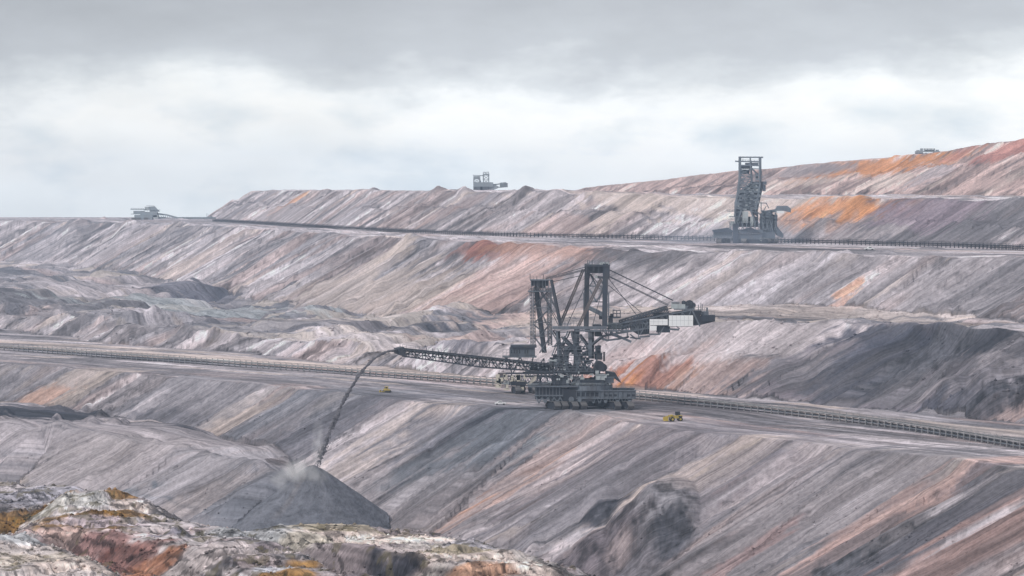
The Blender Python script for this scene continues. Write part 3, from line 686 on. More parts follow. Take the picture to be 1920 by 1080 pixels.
class MB:
    def __init__(s): s.v = []; s.f = []; s.pc = []
    def add(s, v, f):
        n = len(s.v); s.pc.append((n, len(s.f), len(v), len(f))); s.v += [tuple(p) for p in v]; s.f += [tuple(n + i for i in q) for q in f]
    def box(s, x0, x1, y0, y1, z0, z1):
        v = [(x, y_, z) for z in (z0, z1) for y_ in (y0, y1) for x in (x0, x1)]
        s.add(v, [(0, 2, 3, 1), (4, 5, 7, 6), (0, 1, 5, 4), (2, 6, 7, 3), (0, 4, 6, 2), (1, 3, 7, 5)]); return s
    def beam(s, p, q, w, h=None, ext=0.0):
        h = h or w
        p, q = Vector(p), Vector(q); d = (q - p)
        if d.length < 1e-6: return s
        d.normalize(); p = p - d * ext; q = q + d * ext
        upv = Vector((0, 0, 1)) if abs(d.z) < .95 else Vector((0, 1, 0))
        a = d.cross(upv).normalized() * (w / 2); b_ = a.cross(d).normalized() * (h / 2)
        v = [e + sa * a + sb * b_ for e in (p, q) for sb in (-1, 1) for sa in (-1, 1)]
        s.add(v, [(0, 1, 3, 2), (4, 6, 7, 5), (0, 4, 5, 1), (2, 3, 7, 6), (0, 2, 6, 4), (1, 5, 7, 3)]); return s
    def cyl(s, p, q, r, n=10, r2=None):
        r2 = r if r2 is None else r2
        p, q = Vector(p), Vector(q); d = (q - p).normalized()
        upv = Vector((0, 0, 1)) if abs(d.z) < .95 else Vector((0, 1, 0))
        a = d.cross(upv).normalized(); b_ = a.cross(d)
        v = []
        for e, rr in ((p, r), (q, r2)):
            for i in range(n):
                t = 2 * math.pi * i / n
                v.append(e + (a * math.cos(t) + b_ * math.sin(t)) * rr)
        f = [(i, (i + 1) % n, n + (i + 1) % n, n + i) for i in range(n)]
        f += [tuple(range(n - 1, -1, -1)), tuple(range(n, 2 * n))]
        s.add(v, f); return s
    def prism(s, pts, y0, y1):
        """outline in x-z, extruded in depth"""
        n = len(pts)
        v = [(x, y0, z) for x, z in pts] + [(x, y1, z) for x, z in pts]
        f = [tuple(range(n)), tuple(range(2 * n - 1, n - 1, -1))] + [(i, n + i, n + (i + 1) % n, (i + 1) % n) for i in range(n)]
        s.add(v, f); return s
    def truss(s, p, q, w, h, n, r=.25, chord=.4, dia=True):
        """box lattice girder from p to q; w across, h up"""
        p, q = Vector(p), Vector(q); d = (q - p).normalized()
        upv = Vector((0, 0, 1)) if abs(d.z) < .8 else Vector((1, 0, 0))
        a = d.cross(upv).normalized() * (w / 2); b_ = a.cross(d).normalized() * (h / 2)
        cs = [(-1, -1), (1, -1), (1, 1), (-1, 1)]
        for sa, sb in cs: s.beam(p + a * sa + b_ * sb, q + a * sa + b_ * sb, chord)
        for k in range(n + 1):
            c = p + (q - p) * (k / n)
            P4 = [c + a * sa + b_ * sb for sa, sb in cs]
            for i in range(4): s.beam(P4[i], P4[(i + 1) % 4], r)
            if k < n:
                c2 = p + (q - p) * ((k + 1) / n)
                Q4 = [c2 + a * sa + b_ * sb for sa, sb in cs]
                for i in range(4):
                    j = (i + 1) % 4
                    if k % 2: s.beam(P4[i], Q4[j], r)
                    else: s.beam(P4[j], Q4[i], r)
        return s
    def rail(s, pts, hgt=1.1, step=1.6, r=.09):
        for p, q in zip(pts[:-1], pts[1:]):
            p, q = Vector(p), Vector(q); u = Vector((0, 0, hgt))
            s.beam(p + u, q + u, r); s.beam(p + u * .5, q + u * .5, r * .8)
            n = max(1, int((q - p).length / step))
            for k in range(n + 1):
                c = p + (q - p) * (k / n); s.beam(c, c + u, r)
        return s
    def build(s, name, m, parent=None, label=None):
        me = bpy.data.meshes.new(name); me.from_pydata(s.v, [], s.f); me.update()
        if m: me.materials.append(m)
        o = bpy.data.objects.new(name, me); col.objects.link(o)
        if parent: o.parent = parent
        if label: o['label'] = label
        return o

def build_each(m, name, mt, parent, g=1):
    """every g consecutive pieces of the collected shapes become one part of their own"""
    for i in range(0, len(m.pc), g):
        k = MB(); 
        for n, nf, lv, lf in m.pc[i:i + g]:
            k.add(m.v[n:n + lv], [tuple(a - n for a in f) for f in m.f[nf:nf + lf]])
        k.build(name, mt, parent)

def empty(name, loc, rz=0):
    o = bpy.data.objects.new(name, None); col.objects.link(o)
    o.location = loc; o.rotation_euler.z = rz; o.empty_display_size = 1
    return o

def copy_tree(o, parent=None):
    c = o.copy(); col.objects.link(c); c.parent = parent
    for ch in o.children: copy_tree(ch, c)
    return c

class Frame:
    """local metres of a machine from its picture measurements"""
    def __init__(s, px, py, z):
        s.px, s.py = px, py; s.Y = -z * F / (py - YH) if z < 0 else None
        s.sc = s.Y / F
        s.loc = (s.Y * (px - CX) / F, s.Y, z)
    def __call__(s, px, py, d=0.0):
        k = (s.Y + d) / s.Y     # a point further back is measured larger
        return Vector(((px - CX) * s.sc * k - s.loc[0], d, (YH - py) * s.sc * k - s.loc[2]))

def crawler(parent, c, length=11., w=3.0, h=3.0, rz=0.0, name='crawler'):
    """a crawler track with its side frame and rollers; c = centre on the ground"""
    M_ = lambda y_, z: (y_, z)
    pts = [(-length / 2, h * .50), (-length / 2 + h * .35, .12), (length / 2 - h * .35, .12), (length / 2, h * .50), (length / 2 - h * .5, h), (-length / 2 + h * .5, h)]
    m = MB()
    ca, sa = math.cos(rz), math.sin(rz)
    def tr(u, v_, z): return (c[0] + ca * u - sa * v_, c[1] + sa * u + ca * v_, c[2] + z)
    n = len(pts)
    v = [tr(u, -w / 2, z) for u, z in pts] + [tr(u, w / 2, z) for u, z in pts]
    m.add(v, [(i, n + i, n + (i + 1) % n, (i + 1) % n) for i in range(n)])
    # grouser plates across the track
    for i in range(n):
        a, b_ = pts[i], pts[(i + 1) % n]
        ln = math.hypot(b_[0] - a[0], b_[1] - a[1]); k = max(1, int(ln / .9))
        for j in range(k):
            t = (j + .5) / k; u, z = a[0] + (b_[0] - a[0]) * t, a[1] + (b_[1] - a[1]) * t
            m.beam(tr(u, -w / 2 - .05, z), tr(u, w / 2 + .05, z), .3, .22)
    tk = m.build(name, TRACK, parent)
    m = MB()
    inner = [(u * .93, .25 + (z - .1) * .8) for u, z in pts]
    v = [tr(u, -w / 2 + .25, z) for u, z in inner] + [tr(u, w / 2 - .25, z) for u, z in inner]
    m.add(v, [tuple(range(n)), tuple(range(2 * n - 1, n - 1, -1))])
    m.build('side_frame', DARK, tk)
    m = MB()
    k = int(length / 1.6)
    for j in range(k):
        u = -length / 2 + 1.4 + j * (length - 2.8) / (k - 1)
        m.cyl(tr(u, -w / 2 + .1, .7), tr(u, w / 2 - .1, .7), .5, 8)
    m.build('track_rollers', STEEL, tk)
    return tk

# ------------------------------------------------------------------ the spreader in the middle
def build_spreader():
    f = Frame(1103.3, 765, -101.0)
    P3 = lambda x, y_, d=0: f(980 + x / 6, 600 + y_ / 6, d)
    PT = lambda x, y_, d=0: f(980 + x / 7.715, 480 + y_ / 7.715, d)
    PB = lambda x, y_, d=0: f(1080 + x / 6.857, 540 + y_ / 6.857, d)
    P2 = lambda x, y_, d=0: f(720 + x / 3.84, 620 + y_ / 3.84, d)
    root = empty('stacker', f.loc)
    tag(root, 'large stacker', 'mining machine', 'big stackers and excavators on the benches')
    root['label'] = 'large dark blue grey stacker on the lower bench throwing soil from its long left boom'
    def q(a): return (a.x, a.z)
    def boxp(m, a, b_, y0, y1):
        m.box(min(a.x, b_.x), max(a.x, b_.x), y0, y1, min(a.z, b_.z), max(a.z, b_.z))
    # crawlers
    for x, d, rz in ((345, -9, 2.05), (430, -8, 2.05), (545, -9, 2.05), (640, -7, 2.05), (1020, -9, 2.05), (1165, -9, 2.05), (400, 9, 2.05), (520, 10, 2.05), (900, 10, 2.05), (1040, 10, 2.05)):
        p = P3(x, 985, d); p.z = 0.05
        crawler(root, p, 10.0, 3.3, 3.6, rz)
    # bogie box on the left
    m = MB(); boxp(m, P3(140, 752), P3(450, 880), -8, 8); m.build('bogie_box', DARK, root)
    m = MB(); boxp(m, P3(452, 768), P3(606, 905), -9.3, 7); m.build('centre_pillar', DARK, root)
    m = MB(); boxp(m, P3(60, 728), P3(620, 742), -9.5, 9.5)
    for x in range(150, 460, 38): m.beam(P3(x, 745, -8.2), P3(x, 868, -8.2), .35)
    m.beam(P3(130, 850, -8.3), P3(450, 850, -8.3), .6)
    m.build('deck_plate', STEELM, root)
    # plate girders on the right
    for d in (-9.0, 7.0):
        m = MB(); a, b_ = P3(600, 786), P3(1262, 862)
        boxp(m, a, b_, d, d + 1.2)
        m.box(a.x - .3, b_.x + .3, d - .5, d + 1.7, a.z - .003, a.z + .45); m.box(a.x - .3, b_.x + .3, d - .5, d + 1.7, b_.z - .45, b_.z + .003)
        k = 13
        for i in range(k + 1):
            x = a.x + (b_.x - a.x) * i / k; m.beam((x, d - .25, b_.z + .4), (x, d - .25, a.z - .1), .28, .45)
        g_ = m.build('girder', STEELM, root)
        if d < 0:
            for i in range(k):
                if i in (5, 9, 10): continue
                x0_ = a.x + (b_.x - a.x) * i / k; x1_ = a.x + (b_.x - a.x) * (i + 1) / k
                m = MB(); m.box(x0_ + .35, x1_ - .35, d - .06, d - .012, b_.z + .7, a.z - .7 - (.8 if i > 5 else 0)); m.build('web_opening_shade', DARK, g_)  # dark panels on the web stand in for the shade of open bays
    m = MB()
    for x in (620, 700, 790, 850, 950, 1080): m.beam(P3(x, 800, -7.7), P3(x, 800, 7), .6, 1.6)
    for x0, x1 in ((860, 820), (940, 850), (1080, 1095), (1180, 1195), (660, 640), (300, 330), (420, 430)):
        m.beam(P3(x0, 865, -8), P3(x1, 945, -8), .7); m.beam(P3(x0, 865, 8), P3(x1, 945, 8), .7)
    m.box(P3(450, 0).x, P3(600, 0).x, -8, 8, 3.0, P3(0, 770).z)
    m.box(P3(330, 0).x, P3(1220, 0).x, -5.5, 6.5, 1.2, P3(0, 864).z); m.box(P3(460, 0).x, P3(800, 0).x, -9.4, 6.8, 3.7, P3(0, 866).z)
    m.build('undercarriage', DARK, root)
    m = MB(); m.cyl(P3(640, 900, -9.5), P3(640, 900, -10.5), 1.0, 10); m.cyl(P3(547, 893, -9.3), P3(547, 893, -10.6), 1.3, 12); build_each(m, 'wheel', STEELM, root)
    # slewing ring and lower houses
    c = P3(760, 0); zt = P3(0, 665).z; zb = P3(0, 782).z
    m = MB(); m.cyl((c.x, 0, zb), (c.x, 0, zb + 2.2), 10.5, 28); m.cyl((c.x, 0, zb + 2.2), (c.x, 0, zt), 8.6, 28); m.build('slewing_ring', STEELM, root)
    m = MB(); m.rail([(c.x + 10.3 * math.cos(t * .2618), 10.3 * math.sin(t * .2618), zb + 2.2) for t in range(25)], 1.2, 2.0, .12); m.build('railing', LIGHT, root)
    for x0, y0, x1, y1, d0, d1, mt, nm in ((820, 606, 915, 665, -7, 2, LIGHT, 'machinery_box'), (925, 640, 1020, 700, -6, 3, STEELM, 'machinery_box'), (640, 668, 880, 742, -8.9, -5, STEEL, 'machinery_house'),
                                       (400, 640, 520, 730, -6, 6, STEEL, 'machinery_house'), (330, 625, 400, 725, -7, 4, DARK, 'machinery_box'), (200, 500, 290, 575, -3, 5, STEEL, 'machinery_box'), (340, 395, 450, 470, -5, 4, DARK, 'machinery_house'),
                                       (820, 300, 875, 375, -3, 5, STEELM, 'control_house'), (810, 378, 890, 440, -5, 6, STEEL, 'control_house'), (905, 360, 922, 460, -4, -3, RUST, 'duct'), (500, 560, 820, 600, -6, 6, DARK, 'deck')):
        m = MB(); a, b_ = P3(x0, y0), P3(x1, y1); boxp(m, a, b_, d0, d1)
        w = abs(b_.x - a.x); n = max(2, int(w / 1.6))
        for i in range(n + 1):
            x = a.x + (b_.x - a.x) * i / n; m.box(x - .1, x + .1, d0 - .14, d0 + .002, b_.z, a.z)
        m.box(a.x - .3, b_.x + .3, d0 - .4, d1 + .3, a.z, a.z + .22)
        m.build(nm, mt, root)
    m = MB(); m.cyl(P3(860, 520, -6), P3(860, 520, 6), 2.6, 16); m.cyl(P3(905, 535, -5), P3(905, 535, 5), 1.9, 14); build_each(m, 'drum', DARK, root)
    m = MB(); m.prism([q(P3(930, 570)), q(P3(1040, 590)), q(P3(1110, 705)), q(P3(1080, 690)), q(P3(1010, 640)), q(P3(930, 630))], -4, 4); m.build('chute', DARK, root)
    m = MB(); m.rail([P3(880, 665, -7), P3(1060, 665, -7)], 1.2); m.rail([P3(930, 570, -5), P3(1040, 590, -5), P3(1100, 690, -5)], 1.3)
    m.rail([P3(600, 600, -7), P3(870, 600, -7)], 1.3); m.rail([P3(600, 730, -9.6), P3(1262, 786, -9.6)], 1.3, 2); m.rail([P3(60, 728, -9.4), P3(600, 728, -9.4)], 1.3, 2)
    m.build('walkway_railing', STEELM, root)
    # lattice tower, two frames
    segs = [(610, 110, 600, 560, 1.5), (770, 130, 770, 430, 1.7), (490, 300, 490, 580, 1.4), (330, 480, 330, 580, .9), (395, 130, 430, 600, 1.1), (560, 130, 600, 300, 1.1), (450, 190, 590, 330, 1.3),
            (640, 165, 765, 330, 1.0), (745, 340, 655, 395, .8), (590, 275, 505, 375, .8), (600, 490, 520, 640, .9), (790, 270, 890, 190, .9), (470, 430, 355, 575, .7), (290, 482, 470, 432, .7), (600, 320, 690, 575, .8),
            (330, 120, 460, 330, .8), (520, 130, 430, 330, .8), (430, 330, 540, 600, .9), (560, 640, 640, 720, .8), (640, 640, 560, 720, .8), (500, 395, 600, 395, .6), (640, 300, 760, 300, .6), (610, 460, 780, 455, .8), (345, 300, 470, 260, .5), (380, 300, 340, 400, .5), (660, 400, 600, 560, .8)]
    for d in (-6.0, 6.5):
        m = MB()
        for i, (x0, y0, x1, y1, w) in enumerate(segs):
            dd = d * (1 if i % 3 else .8) + (i % 5) * .13
            m.beam(P3(x0 + d * 2, y0, dd), P3(x1 + d * 2, y1, dd), w, w * .8, .2)
        m.build('tower_frame', STEELM if d < 0 else STEEL, root)
    m = MB()
    for x, y_ in ((610, 130), (770, 150), (490, 320), (600, 450), (490, 560), (430, 330), (770, 400)):
        m.beam(P3(x, y_, -6), P3(x, y_, 6), .7)
    m.beam(P3(610, 130, -6), P3(600, 450, 6), .5); m.beam(P3(770, 150, 6), P3(770, 400, -6), .5)
    build_each(m, 'cross_brace', STEEL, root)
    # main deck beam
    for d in (-6.5, 6.5):
        m = MB(); a, b_ = P3(335, 70, d), P3(945, 104, d); boxp(m, a, b_, d - .6, d + .6)
        a, b_ = P3(590, 112, d), P3(1240, 130, d); boxp(m, a, b_, d - .5, d + .5)
        m.build('main_beam', STEELM, root)
    m = MB(); boxp(m, P3(340, 78), P3(945, 86), -6, 6); m.build('deck', STEEL, root)
    m = MB(); m.rail([P3(440, 68, -7), P3(640, 68, -7)], 2.4, 1.2, .12); m.rail([P3(660, 68, -7), P3(900, 68, -7)], 1.3); m.build('deck_railing', STEELM, root)
    m = MB(); boxp(m, P3(790, 48), P3(880, 72), -4, 3); boxp(m, P3(810, 132), P3(885, 180), -5, 5); boxp(m, P3(700, 108), P3(760, 132), -4, 4); build_each(m, 'winch_house', DARK, root)
    m = MB(); m.cyl(P3(955, 66, 0), P3(1130, 66, 0), 1.6, 12); m.cyl(P3(1130, 66, 0), P3(1230, 20, 0), 1.6, 12, 1.1); m.build('belt_cover', LIGHT, root)
    # pylon
    for x, d, w in ((932, 4.5, 2.3), (1198, -4.5, 2.4)):
        m = MB(); a, b_ = PT(x, 110, d), PT(x - 12, 1015, d); m.beam(a, b_, w, 2.0); m.build('pylon_column', STEEL, root)
        m = MB(); s_ = -1 if x < 1000 else 1
        m.beam(PT(x + s_ * 46, 530, d - 1), PT(x + s_ * 46, 900, d - 1), .6); m.beam(PT(x, 560, d), PT(x + s_ * 46, 540, d - 1), .4)
        for y_ in range(540, 900, 24): m.beam(PT(x + s_ * 20, y_, d - 1.2), PT(x + s_ * 46, y_, d - 1.2), .15)
        m.build('pylon_ladder', STEELM, root)
    m = MB()
    for x0, y0, x1, y1, w in ((980, 265, 1062, 432, .5), (1030, 330, 970, 430, .4), (975, 436, 1170, 436, .55), (975, 490, 1062, 655, .5), (1165, 500, 1070, 655, .5), (985, 664, 1172, 664, .5), (1100, 290, 1172, 420, .5), (1062, 440, 1170, 500, .3), (1080, 300, 1200, 320, .9)):
        m.beam(PT(x0, y0, 1.5), PT(x1, y1, -1.5), w)
    build_each(m, 'pylon_brace', STEELM, root)
    for k, (x0, y0, x1, y1, d) in enumerate(((880, 190, 548, 985, 5), (1130, 340, 806, 1015, -5))):
        m = MB()
        for o in (-14, 14):
            m.beam(PT(x0 + o, y0, d), PT(x1 + o, y1, d), .75, .7)
        for i in range(14):
            t = (i + .5) / 14; xx, yy = x0 + (x1 - x0) * t, y0 + (y1 - y0) * t
            m.beam(PT(xx - 14, yy, d), PT(xx + 14, yy + 12, d), .22)
        m.build('strut', RUST, root)
    m = MB()
    for o in (0, 34): m.beam(PT(965, 735 + o, 3), PT(1160, 830 + o, -3), .9)
    for i in range(5): m.beam(PT(975 + i * 40, 745 + i * 20, 3 - i), PT(985 + i * 40, 780 + i * 20, 3 - i), .3)
    m.build('tie_beam', STEELM, root)
    m = MB(); boxp(m, PT(925, 150), PT(1205, 245), -4.5, 5.5); m.build('pylon_head', DARK, root)
    m = MB(); boxp(m, PT(912, 122), PT(1258, 150), -6, 7)
    boxp(m, PT(1180, 152), PT(1255, 300), -5.6, -3); boxp(m, PT(900, 200), PT(975, 320), 3, 6.5); boxp(m, PT(1010, 160), PT(1035, 215), -5.6, -4.6); boxp(m, PT(1085, 150), PT(1105, 240), -5.4, -4.6)
    boxp(m, PT(1080, 290), PT(1255, 322), -5.4, -2.6); m.build('head_platform', STEEL, root)
    m = MB(); m.rail([PT(935, 122, -5.8), PT(1250, 122, -5.8)], 1.6, 1.6, .12); m.rail([PT(935, 122, 6), PT(1250, 122, 6)], 1.6, 2, .12)
    m3 = MB()
    for x, y_ in ((940, 55), (965, 60), (1010, 58), (1248, 75), (1190, 85), (1160, 95)): m3.beam(PT(x, y_, -2), PT(x, 125, -2), .28)
    build_each(m3, 'mast_post', STEELM, root)  # plain mast posts standing on the pylon head
    m3 = MB(); m3.rail([PT(1255, 250, -4), PT(1325, 250, -4)], .9); m3.build('side_platform', STEELM, root)
    m.build('head_railing', STEELM, root)
    m = MB()
    for x in (1140, 1165, 1225): m.cyl(PT(x, 115, -3), PT(x, 115, 3), .9, 12)
    m.cyl(PT(1065, 300, -4), PT(1065, 300, -2), .8, 12); build_each(m, 'rope_sheave', LIGHT, root)
    # little cage cabin beside the pylon
    m = MB(); a, b_ = PT(1305, 782), PT(1408, 878); 
    for x in (a.x, (a.x + b_.x) / 2, b_.x):
        for d in (-5.5, -2.5): m.beam((x, d, b_.z - .2), (x, d, a.z), .28)
    for z in (a.z, (a.z + b_.z) / 2, b_.z):
        m.beam((a.x, -5.5, z), (b_.x, -5.5, z), .25); m.beam((a.x, -2.5, z), (b_.x, -2.5, z), .25)
        m.beam((a.x, -5.5, z), (a.x, -2.5, z), .25); m.beam((b_.x, -5.5, z), (b_.x, -2.5, z), .25)
    m.box(a.x - .2, b_.x + .2, -5.7, -2.3, b_.z - .5, b_.z - .2)
    m.rail([PT(1320, 782, -5), PT(1400, 782, -5)], 1.0)
    m.build('cage_platform', STEEL, root)
    m = MB(); boxp(m, PT(1262, 830), PT(1312, 880), -5, -3); boxp(m, PT(1235, 860), PT(1300, 960), -5, -2); boxp(m, PT(1105, 850), PT(1160, 915), -2, 2); build_each(m, 'winch_box', DARK, root)
    # counterweight mast on the left
    for x0, x1, d in ((130, 140, -3.5), (390, 400, -3.5), (150, 160, 4.5), (372, 392, 4.5)):
        m = MB()
        a, b_ = PT(x0, 470, d), PT(x1, 1290, d)
        m.truss(a, b_, 1.5, 1.7, 17, .16, .28); m.build('mast_leg', RUST if d > 0 else STEELM, root)
    for x0, y0, x1, y1, d in ((178, 440, 300, 1400, -2), (408, 340, 540, 1010, -4.6), (210, 440, 330, 1400, 3), (420, 340, 560, 1010, 5.4)):
        m = MB(); m.beam(PT(x0, y0, d), PT(x1, y1, d), 1.35 if x0 < 300 else 1.05, 1.2); m.build('mast_strut', STEEL, root)
    m = MB()
    for x0, y0, x1, y1 in ((275, 520, 240, 700), (275, 520, 385, 720), (150, 720, 230, 640), (150, 750, 380, 750), (150, 960, 390, 960), (150, 990, 260, 1080), (240, 770, 350, 1000), (385, 760, 180, 950), (160, 720, 350, 520), (400, 620, 480, 760), (160, 1160, 390, 1160), (390, 980, 240, 1160), (160, 1170, 330, 1390), (400, 1160, 240, 1400)):
        m.beam(PT(x0, y0, -3.3), PT(x1, y1, -3.3), .38); m.beam(PT(x0 + 15, y0, 4), PT(x1 + 15, y1, 4), .32)
    build_each(m, 'mast_brace', STEELM, root)
    m = MB(); boxp(m, PT(118, 350), PT(370, 430), -4.2, 4.8); boxp(m, PT(180, 430), PT(330, 465), -3.5, 4); m.build('mast_head', DARK, root)
    m = MB(); boxp(m, PT(105, 338), PT(405, 352), -5.4, 6); boxp(m, PT(75, 504), PT(405, 516), -5.2, 6)
    for x in (125, 165, 210, 235, 290, 330, 372): m.beam(PT(x, 350, -4.4), PT(x, 505, -4.4), .35)
    for x in (130, 210, 290): m.beam(PT(x, 430, -4.4), PT(x + 60, 505, -4.4), .25)
    m.build('mast_platform', STEELM, root)
    m = MB(); m.rail([PT(105, 338, -5.3), PT(400, 338, -5.3)], 1.5, 1.5, .11); m.rail([PT(85, 504, -5.2), PT(405, 504, -5.2)], 1.4, 1.5, .11)
    for x, y_ in ((108, 258), (300, 268), (205, 300)): m.beam(PT(x, y_, -3), PT(x, 340, -3), .3)
    m.build('mast_railing', RUST, root)
    # stay ropes
    for a, b_ in ((PT(335, 318, -2), PT(905, 160, -2)), (PT(400, 330, -3.5), PT(905, 205, -3.5)), (PT(335, 330, 4), PT(905, 190, 4)), (PT(430, 372, 4), PT(850, 282, 4)),
                  (PT(1250, 195, 3), PB(1245, 155, 3)), (PT(1258, 205, 4), PB(1253, 165, 4)), (PT(1265, 310, -4), PB(1180, 225, -4)), (PT(1262, 296, -3), PB(1190, 215, -3))):
        m = MB(); m.cyl(a, b_, .18, 6); m.build('stay_rope', STEEL, root)
    # receiving boom to the right
    m = MB()
    for d in (-3.5, 3.5): m.beam(PB(560, 452, d), PB(1160, 262, d), .9); m.beam(PB(600, 500, d), PB(1190, 320, d), .9)
    m.truss(PB(570, 475, 0), PB(1180, 290, 0), 6.4, 4.2, 16, .3, .5); m.build('boom_truss', STEEL, root)
    m = MB(); a, b_ = PB(560, 440, 0), PB(1300, 240, 0)
    m.beam(a, b_, 3.6, .35); m.build('belt', RUBBER, root)
    m = MB(); m.truss(PB(320, 560, 0), PB(1500, 560, 0) - Vector((0, 0, 0)) + Vector((0, 0, 8.0)), 7.5, 4.6, 18, .35, .6); m.build('boom_lower_truss', STEELM, root)
    m = MB(); m.prism([q(PB(690, 400)), q(PB(940, 370)), q(PB(940, 590)), q(PB(800, 600)), q(PB(700, 540))], -3.0, 4.0); m.build('boom_housing', STEEL, root)
    m = MB()
    for i in range(8): m.beam(PB(700 + i * 32, 400 - i * 4, -3.3), PB(710 + i * 30, 560, -3.3), .3)
    m.beam(PB(690, 470, -3.4), PB(940, 450, -3.4), .4); m.beam(PB(700, 530, -3.4), PB(940, 520, -3.4), .4); m.build('housing_ribs', STEELM, root)
    for x0, y0, x1, y1 in ((940, 395, 1172, 472), (940, 480, 1030, 540), (1187, 346, 1497, 486)):
        m = MB(); boxp(m, PB(x0, y0), PB(x1, y1), -5.2, -4.9); m.build('white_panel', WHITE, root)
    m = MB()
    for x0, y0, x1, y1, k in ((940, 395, 1172, 472, 4), (1187, 346, 1497, 486, 6)):
        for i in range(1, k):
            x = x0 + (x1 - x0) * i / k; m.beam(PB(x, y0, -5.22), PB(x, y1, -5.22), .09, .04)
        m.beam(PB(x0, (y0 + y1) / 2, -5.22), PB(x1, (y0 + y1) / 2, -5.22), .04, .07)
    m.build('panel_seam', LIGHT, root)
    m = MB()
    for x0, y0, x1, y1 in ((940, 395, 1172, 472), (1187, 346, 1497, 486)):
        for i in range(4): 
            x = x0 + (x1 - x0) * (i + .5) / 4; m.beam(PB(x, y0, -4.7), PB(x, y1, -4.7), .25)
    m.beam(PB(935, 474, -4.7), PB(1180, 474, -4.7), .4); m.beam(PB(1180, 490, -4.8), PB(1500, 490, -4.8), .5); m.build('panel_frame', STEEL, root)
    m = MB(); boxp(m, PB(1035, 482), PB(1205, 568), -4, 3)
    for x in range(1035, 1206, 24): m.beam(PB(x, 484, -4.1), PB(x, 566, -4.1), .25)
    m.build('electric_house', STEEL, root)
    m = MB(); m.box(PB(1000, 0).x, PB(1500, 0).x, -3, 4, PB(0, 480).z, PB(0, 320).z); m.build('transformer_house', DARK, root)
    m = MB(); m.prism([q(PB(1360, 292)), q(PB(1612, 288)), q(PB(1590, 350)), q(PB(1780, 425)), q(PB(1600, 470)), q(PB(1500, 480))], -4, 4); m.build('hopper', DARK, root)
    m = MB(); boxp(m, PB(1610, 345), PB(1780, 425), -4.6, 3)
    for x in range(1620, 1785, 26): m.beam(PB(x, 346, -4.7), PB(x, 424, -4.7), .3)
    m.build('end_cabin', STEEL, root)
    m = MB(); boxp(m, PB(1600, 300), PB(1700, 345), -3, 3); m.beam(PB(1685, 250, -2), PB(1685, 345, -2), .8); m.build('end_post', STEELM, root)
    m = MB(); boxp(m, PB(1225, 195), PB(1330, 262), -3, 3); boxp(m, PB(1330, 205), PB(1400, 270), -3, 2.5); m.build('machinery_house', LIGHT, root)
    m = MB(); boxp(m, PB(1225, 178), PB(1330, 186), -3.4, 3.4); boxp(m, PB(1260, 262), PB(1520, 278), -4, 4); boxp(m, PB(1400, 225), PB(1520, 262), -3, 3); m.build('machinery_deck', STEELM, root)
    m = MB(); m.cyl(PB(1460, 212, -3), PB(1460, 212, 3), 2.1, 16); m.cyl(PB(1385, 190, -2.4), PB(1385, 190, 2.4), 1.1, 12); m.cyl(PB(1512, 222, -2), PB(1512, 222, 2), 1.1, 12); build_each(m, 'winch_drum', DARK, root)
    m = MB()
    m.rail([PB(1340, 205, -3), PB(1530, 225, -3)], 1.3, 1.5, .12); m.rail([PB(1530, 288, -4), PB(1690, 288, -4)], 1.3, 1.3, .12); m.rail([PB(1610, 345, -4.6), PB(1780, 345, -4.6)], 1.3, 1.3, .12)
    m.rail([PB(600, 450, -3.6), PB(1180, 262, -3.6)], 1.3, 2.2, .11); m.rail([PB(1200, 346, -5), PB(1370, 330, -5)], 1.0, 1.4, .1)
    for x, y0, y1 in ((1085, 335, 400), (1605, 190, 290), (1625, 205, 290), (1575, 215, 290), (812, 392, 420)): m.beam(PB(x, y0, -2), PB(x, y1, -2), .3)
    m.build('boom_railing', STEELM, root)
    m = MB()
    for x0, y0, x1, y1, w in ((925, 440, 820, 600, .5), (1135, 490, 1075, 595, .5), (1030, 545, 1075, 595, .4), (1500, 300, 1592, 488, .7), (1475, 300, 1455, 345, .5), (440, 575, 705, 690, 1.1), (470, 610, 600, 650, .6),
                           (330, 650, 400, 675, .9), (400, 676, 560, 655, .7), (560, 655, 680, 630, .6), (820, 632, 945, 620, .7), (945, 598, 1075, 596, .6), (700, 600, 760, 650, .5), (660, 560, 660, 640, .6), (800, 560, 805, 650, .4), (700, 640, 830, 655, .5), (1205, 530, 1320, 535, .9), (1290, 495, 1330, 520, .4), (385, 560, 385, 640, .5), (415, 560, 415, 680, .4), (420, 556, 700, 556, .4)):
        m.beam(PB(x0, y0, -4), PB(x1, y1, -4), w, w, .2); 
        if w < 1 and y1 > 560: m.beam(PB(x0, y0 - 6, 3.6), PB(x1, y1 - 6, 3.6), w * .8)
    build_each(m, 'boom_strut', STEELM, root)
    # discharge boom to the left, swung a little towards the viewer
    def D(px, py): return f(px, py, 0) + Vector((0, -30.0 * (1085 - px) / 335.0, 0)) * 1.0
    def Dd(px, py):
        d = -30.0 * (1085 - px) / 335.0
        return f(px, py, d)
    a, b_ = Dd(752, 660.5), Dd(1085, 694)
    m = MB()
    ax = (b_ - a).normalized(); side = ax.cross(Vector((0, 0, 1))).normalized()
    n = 26
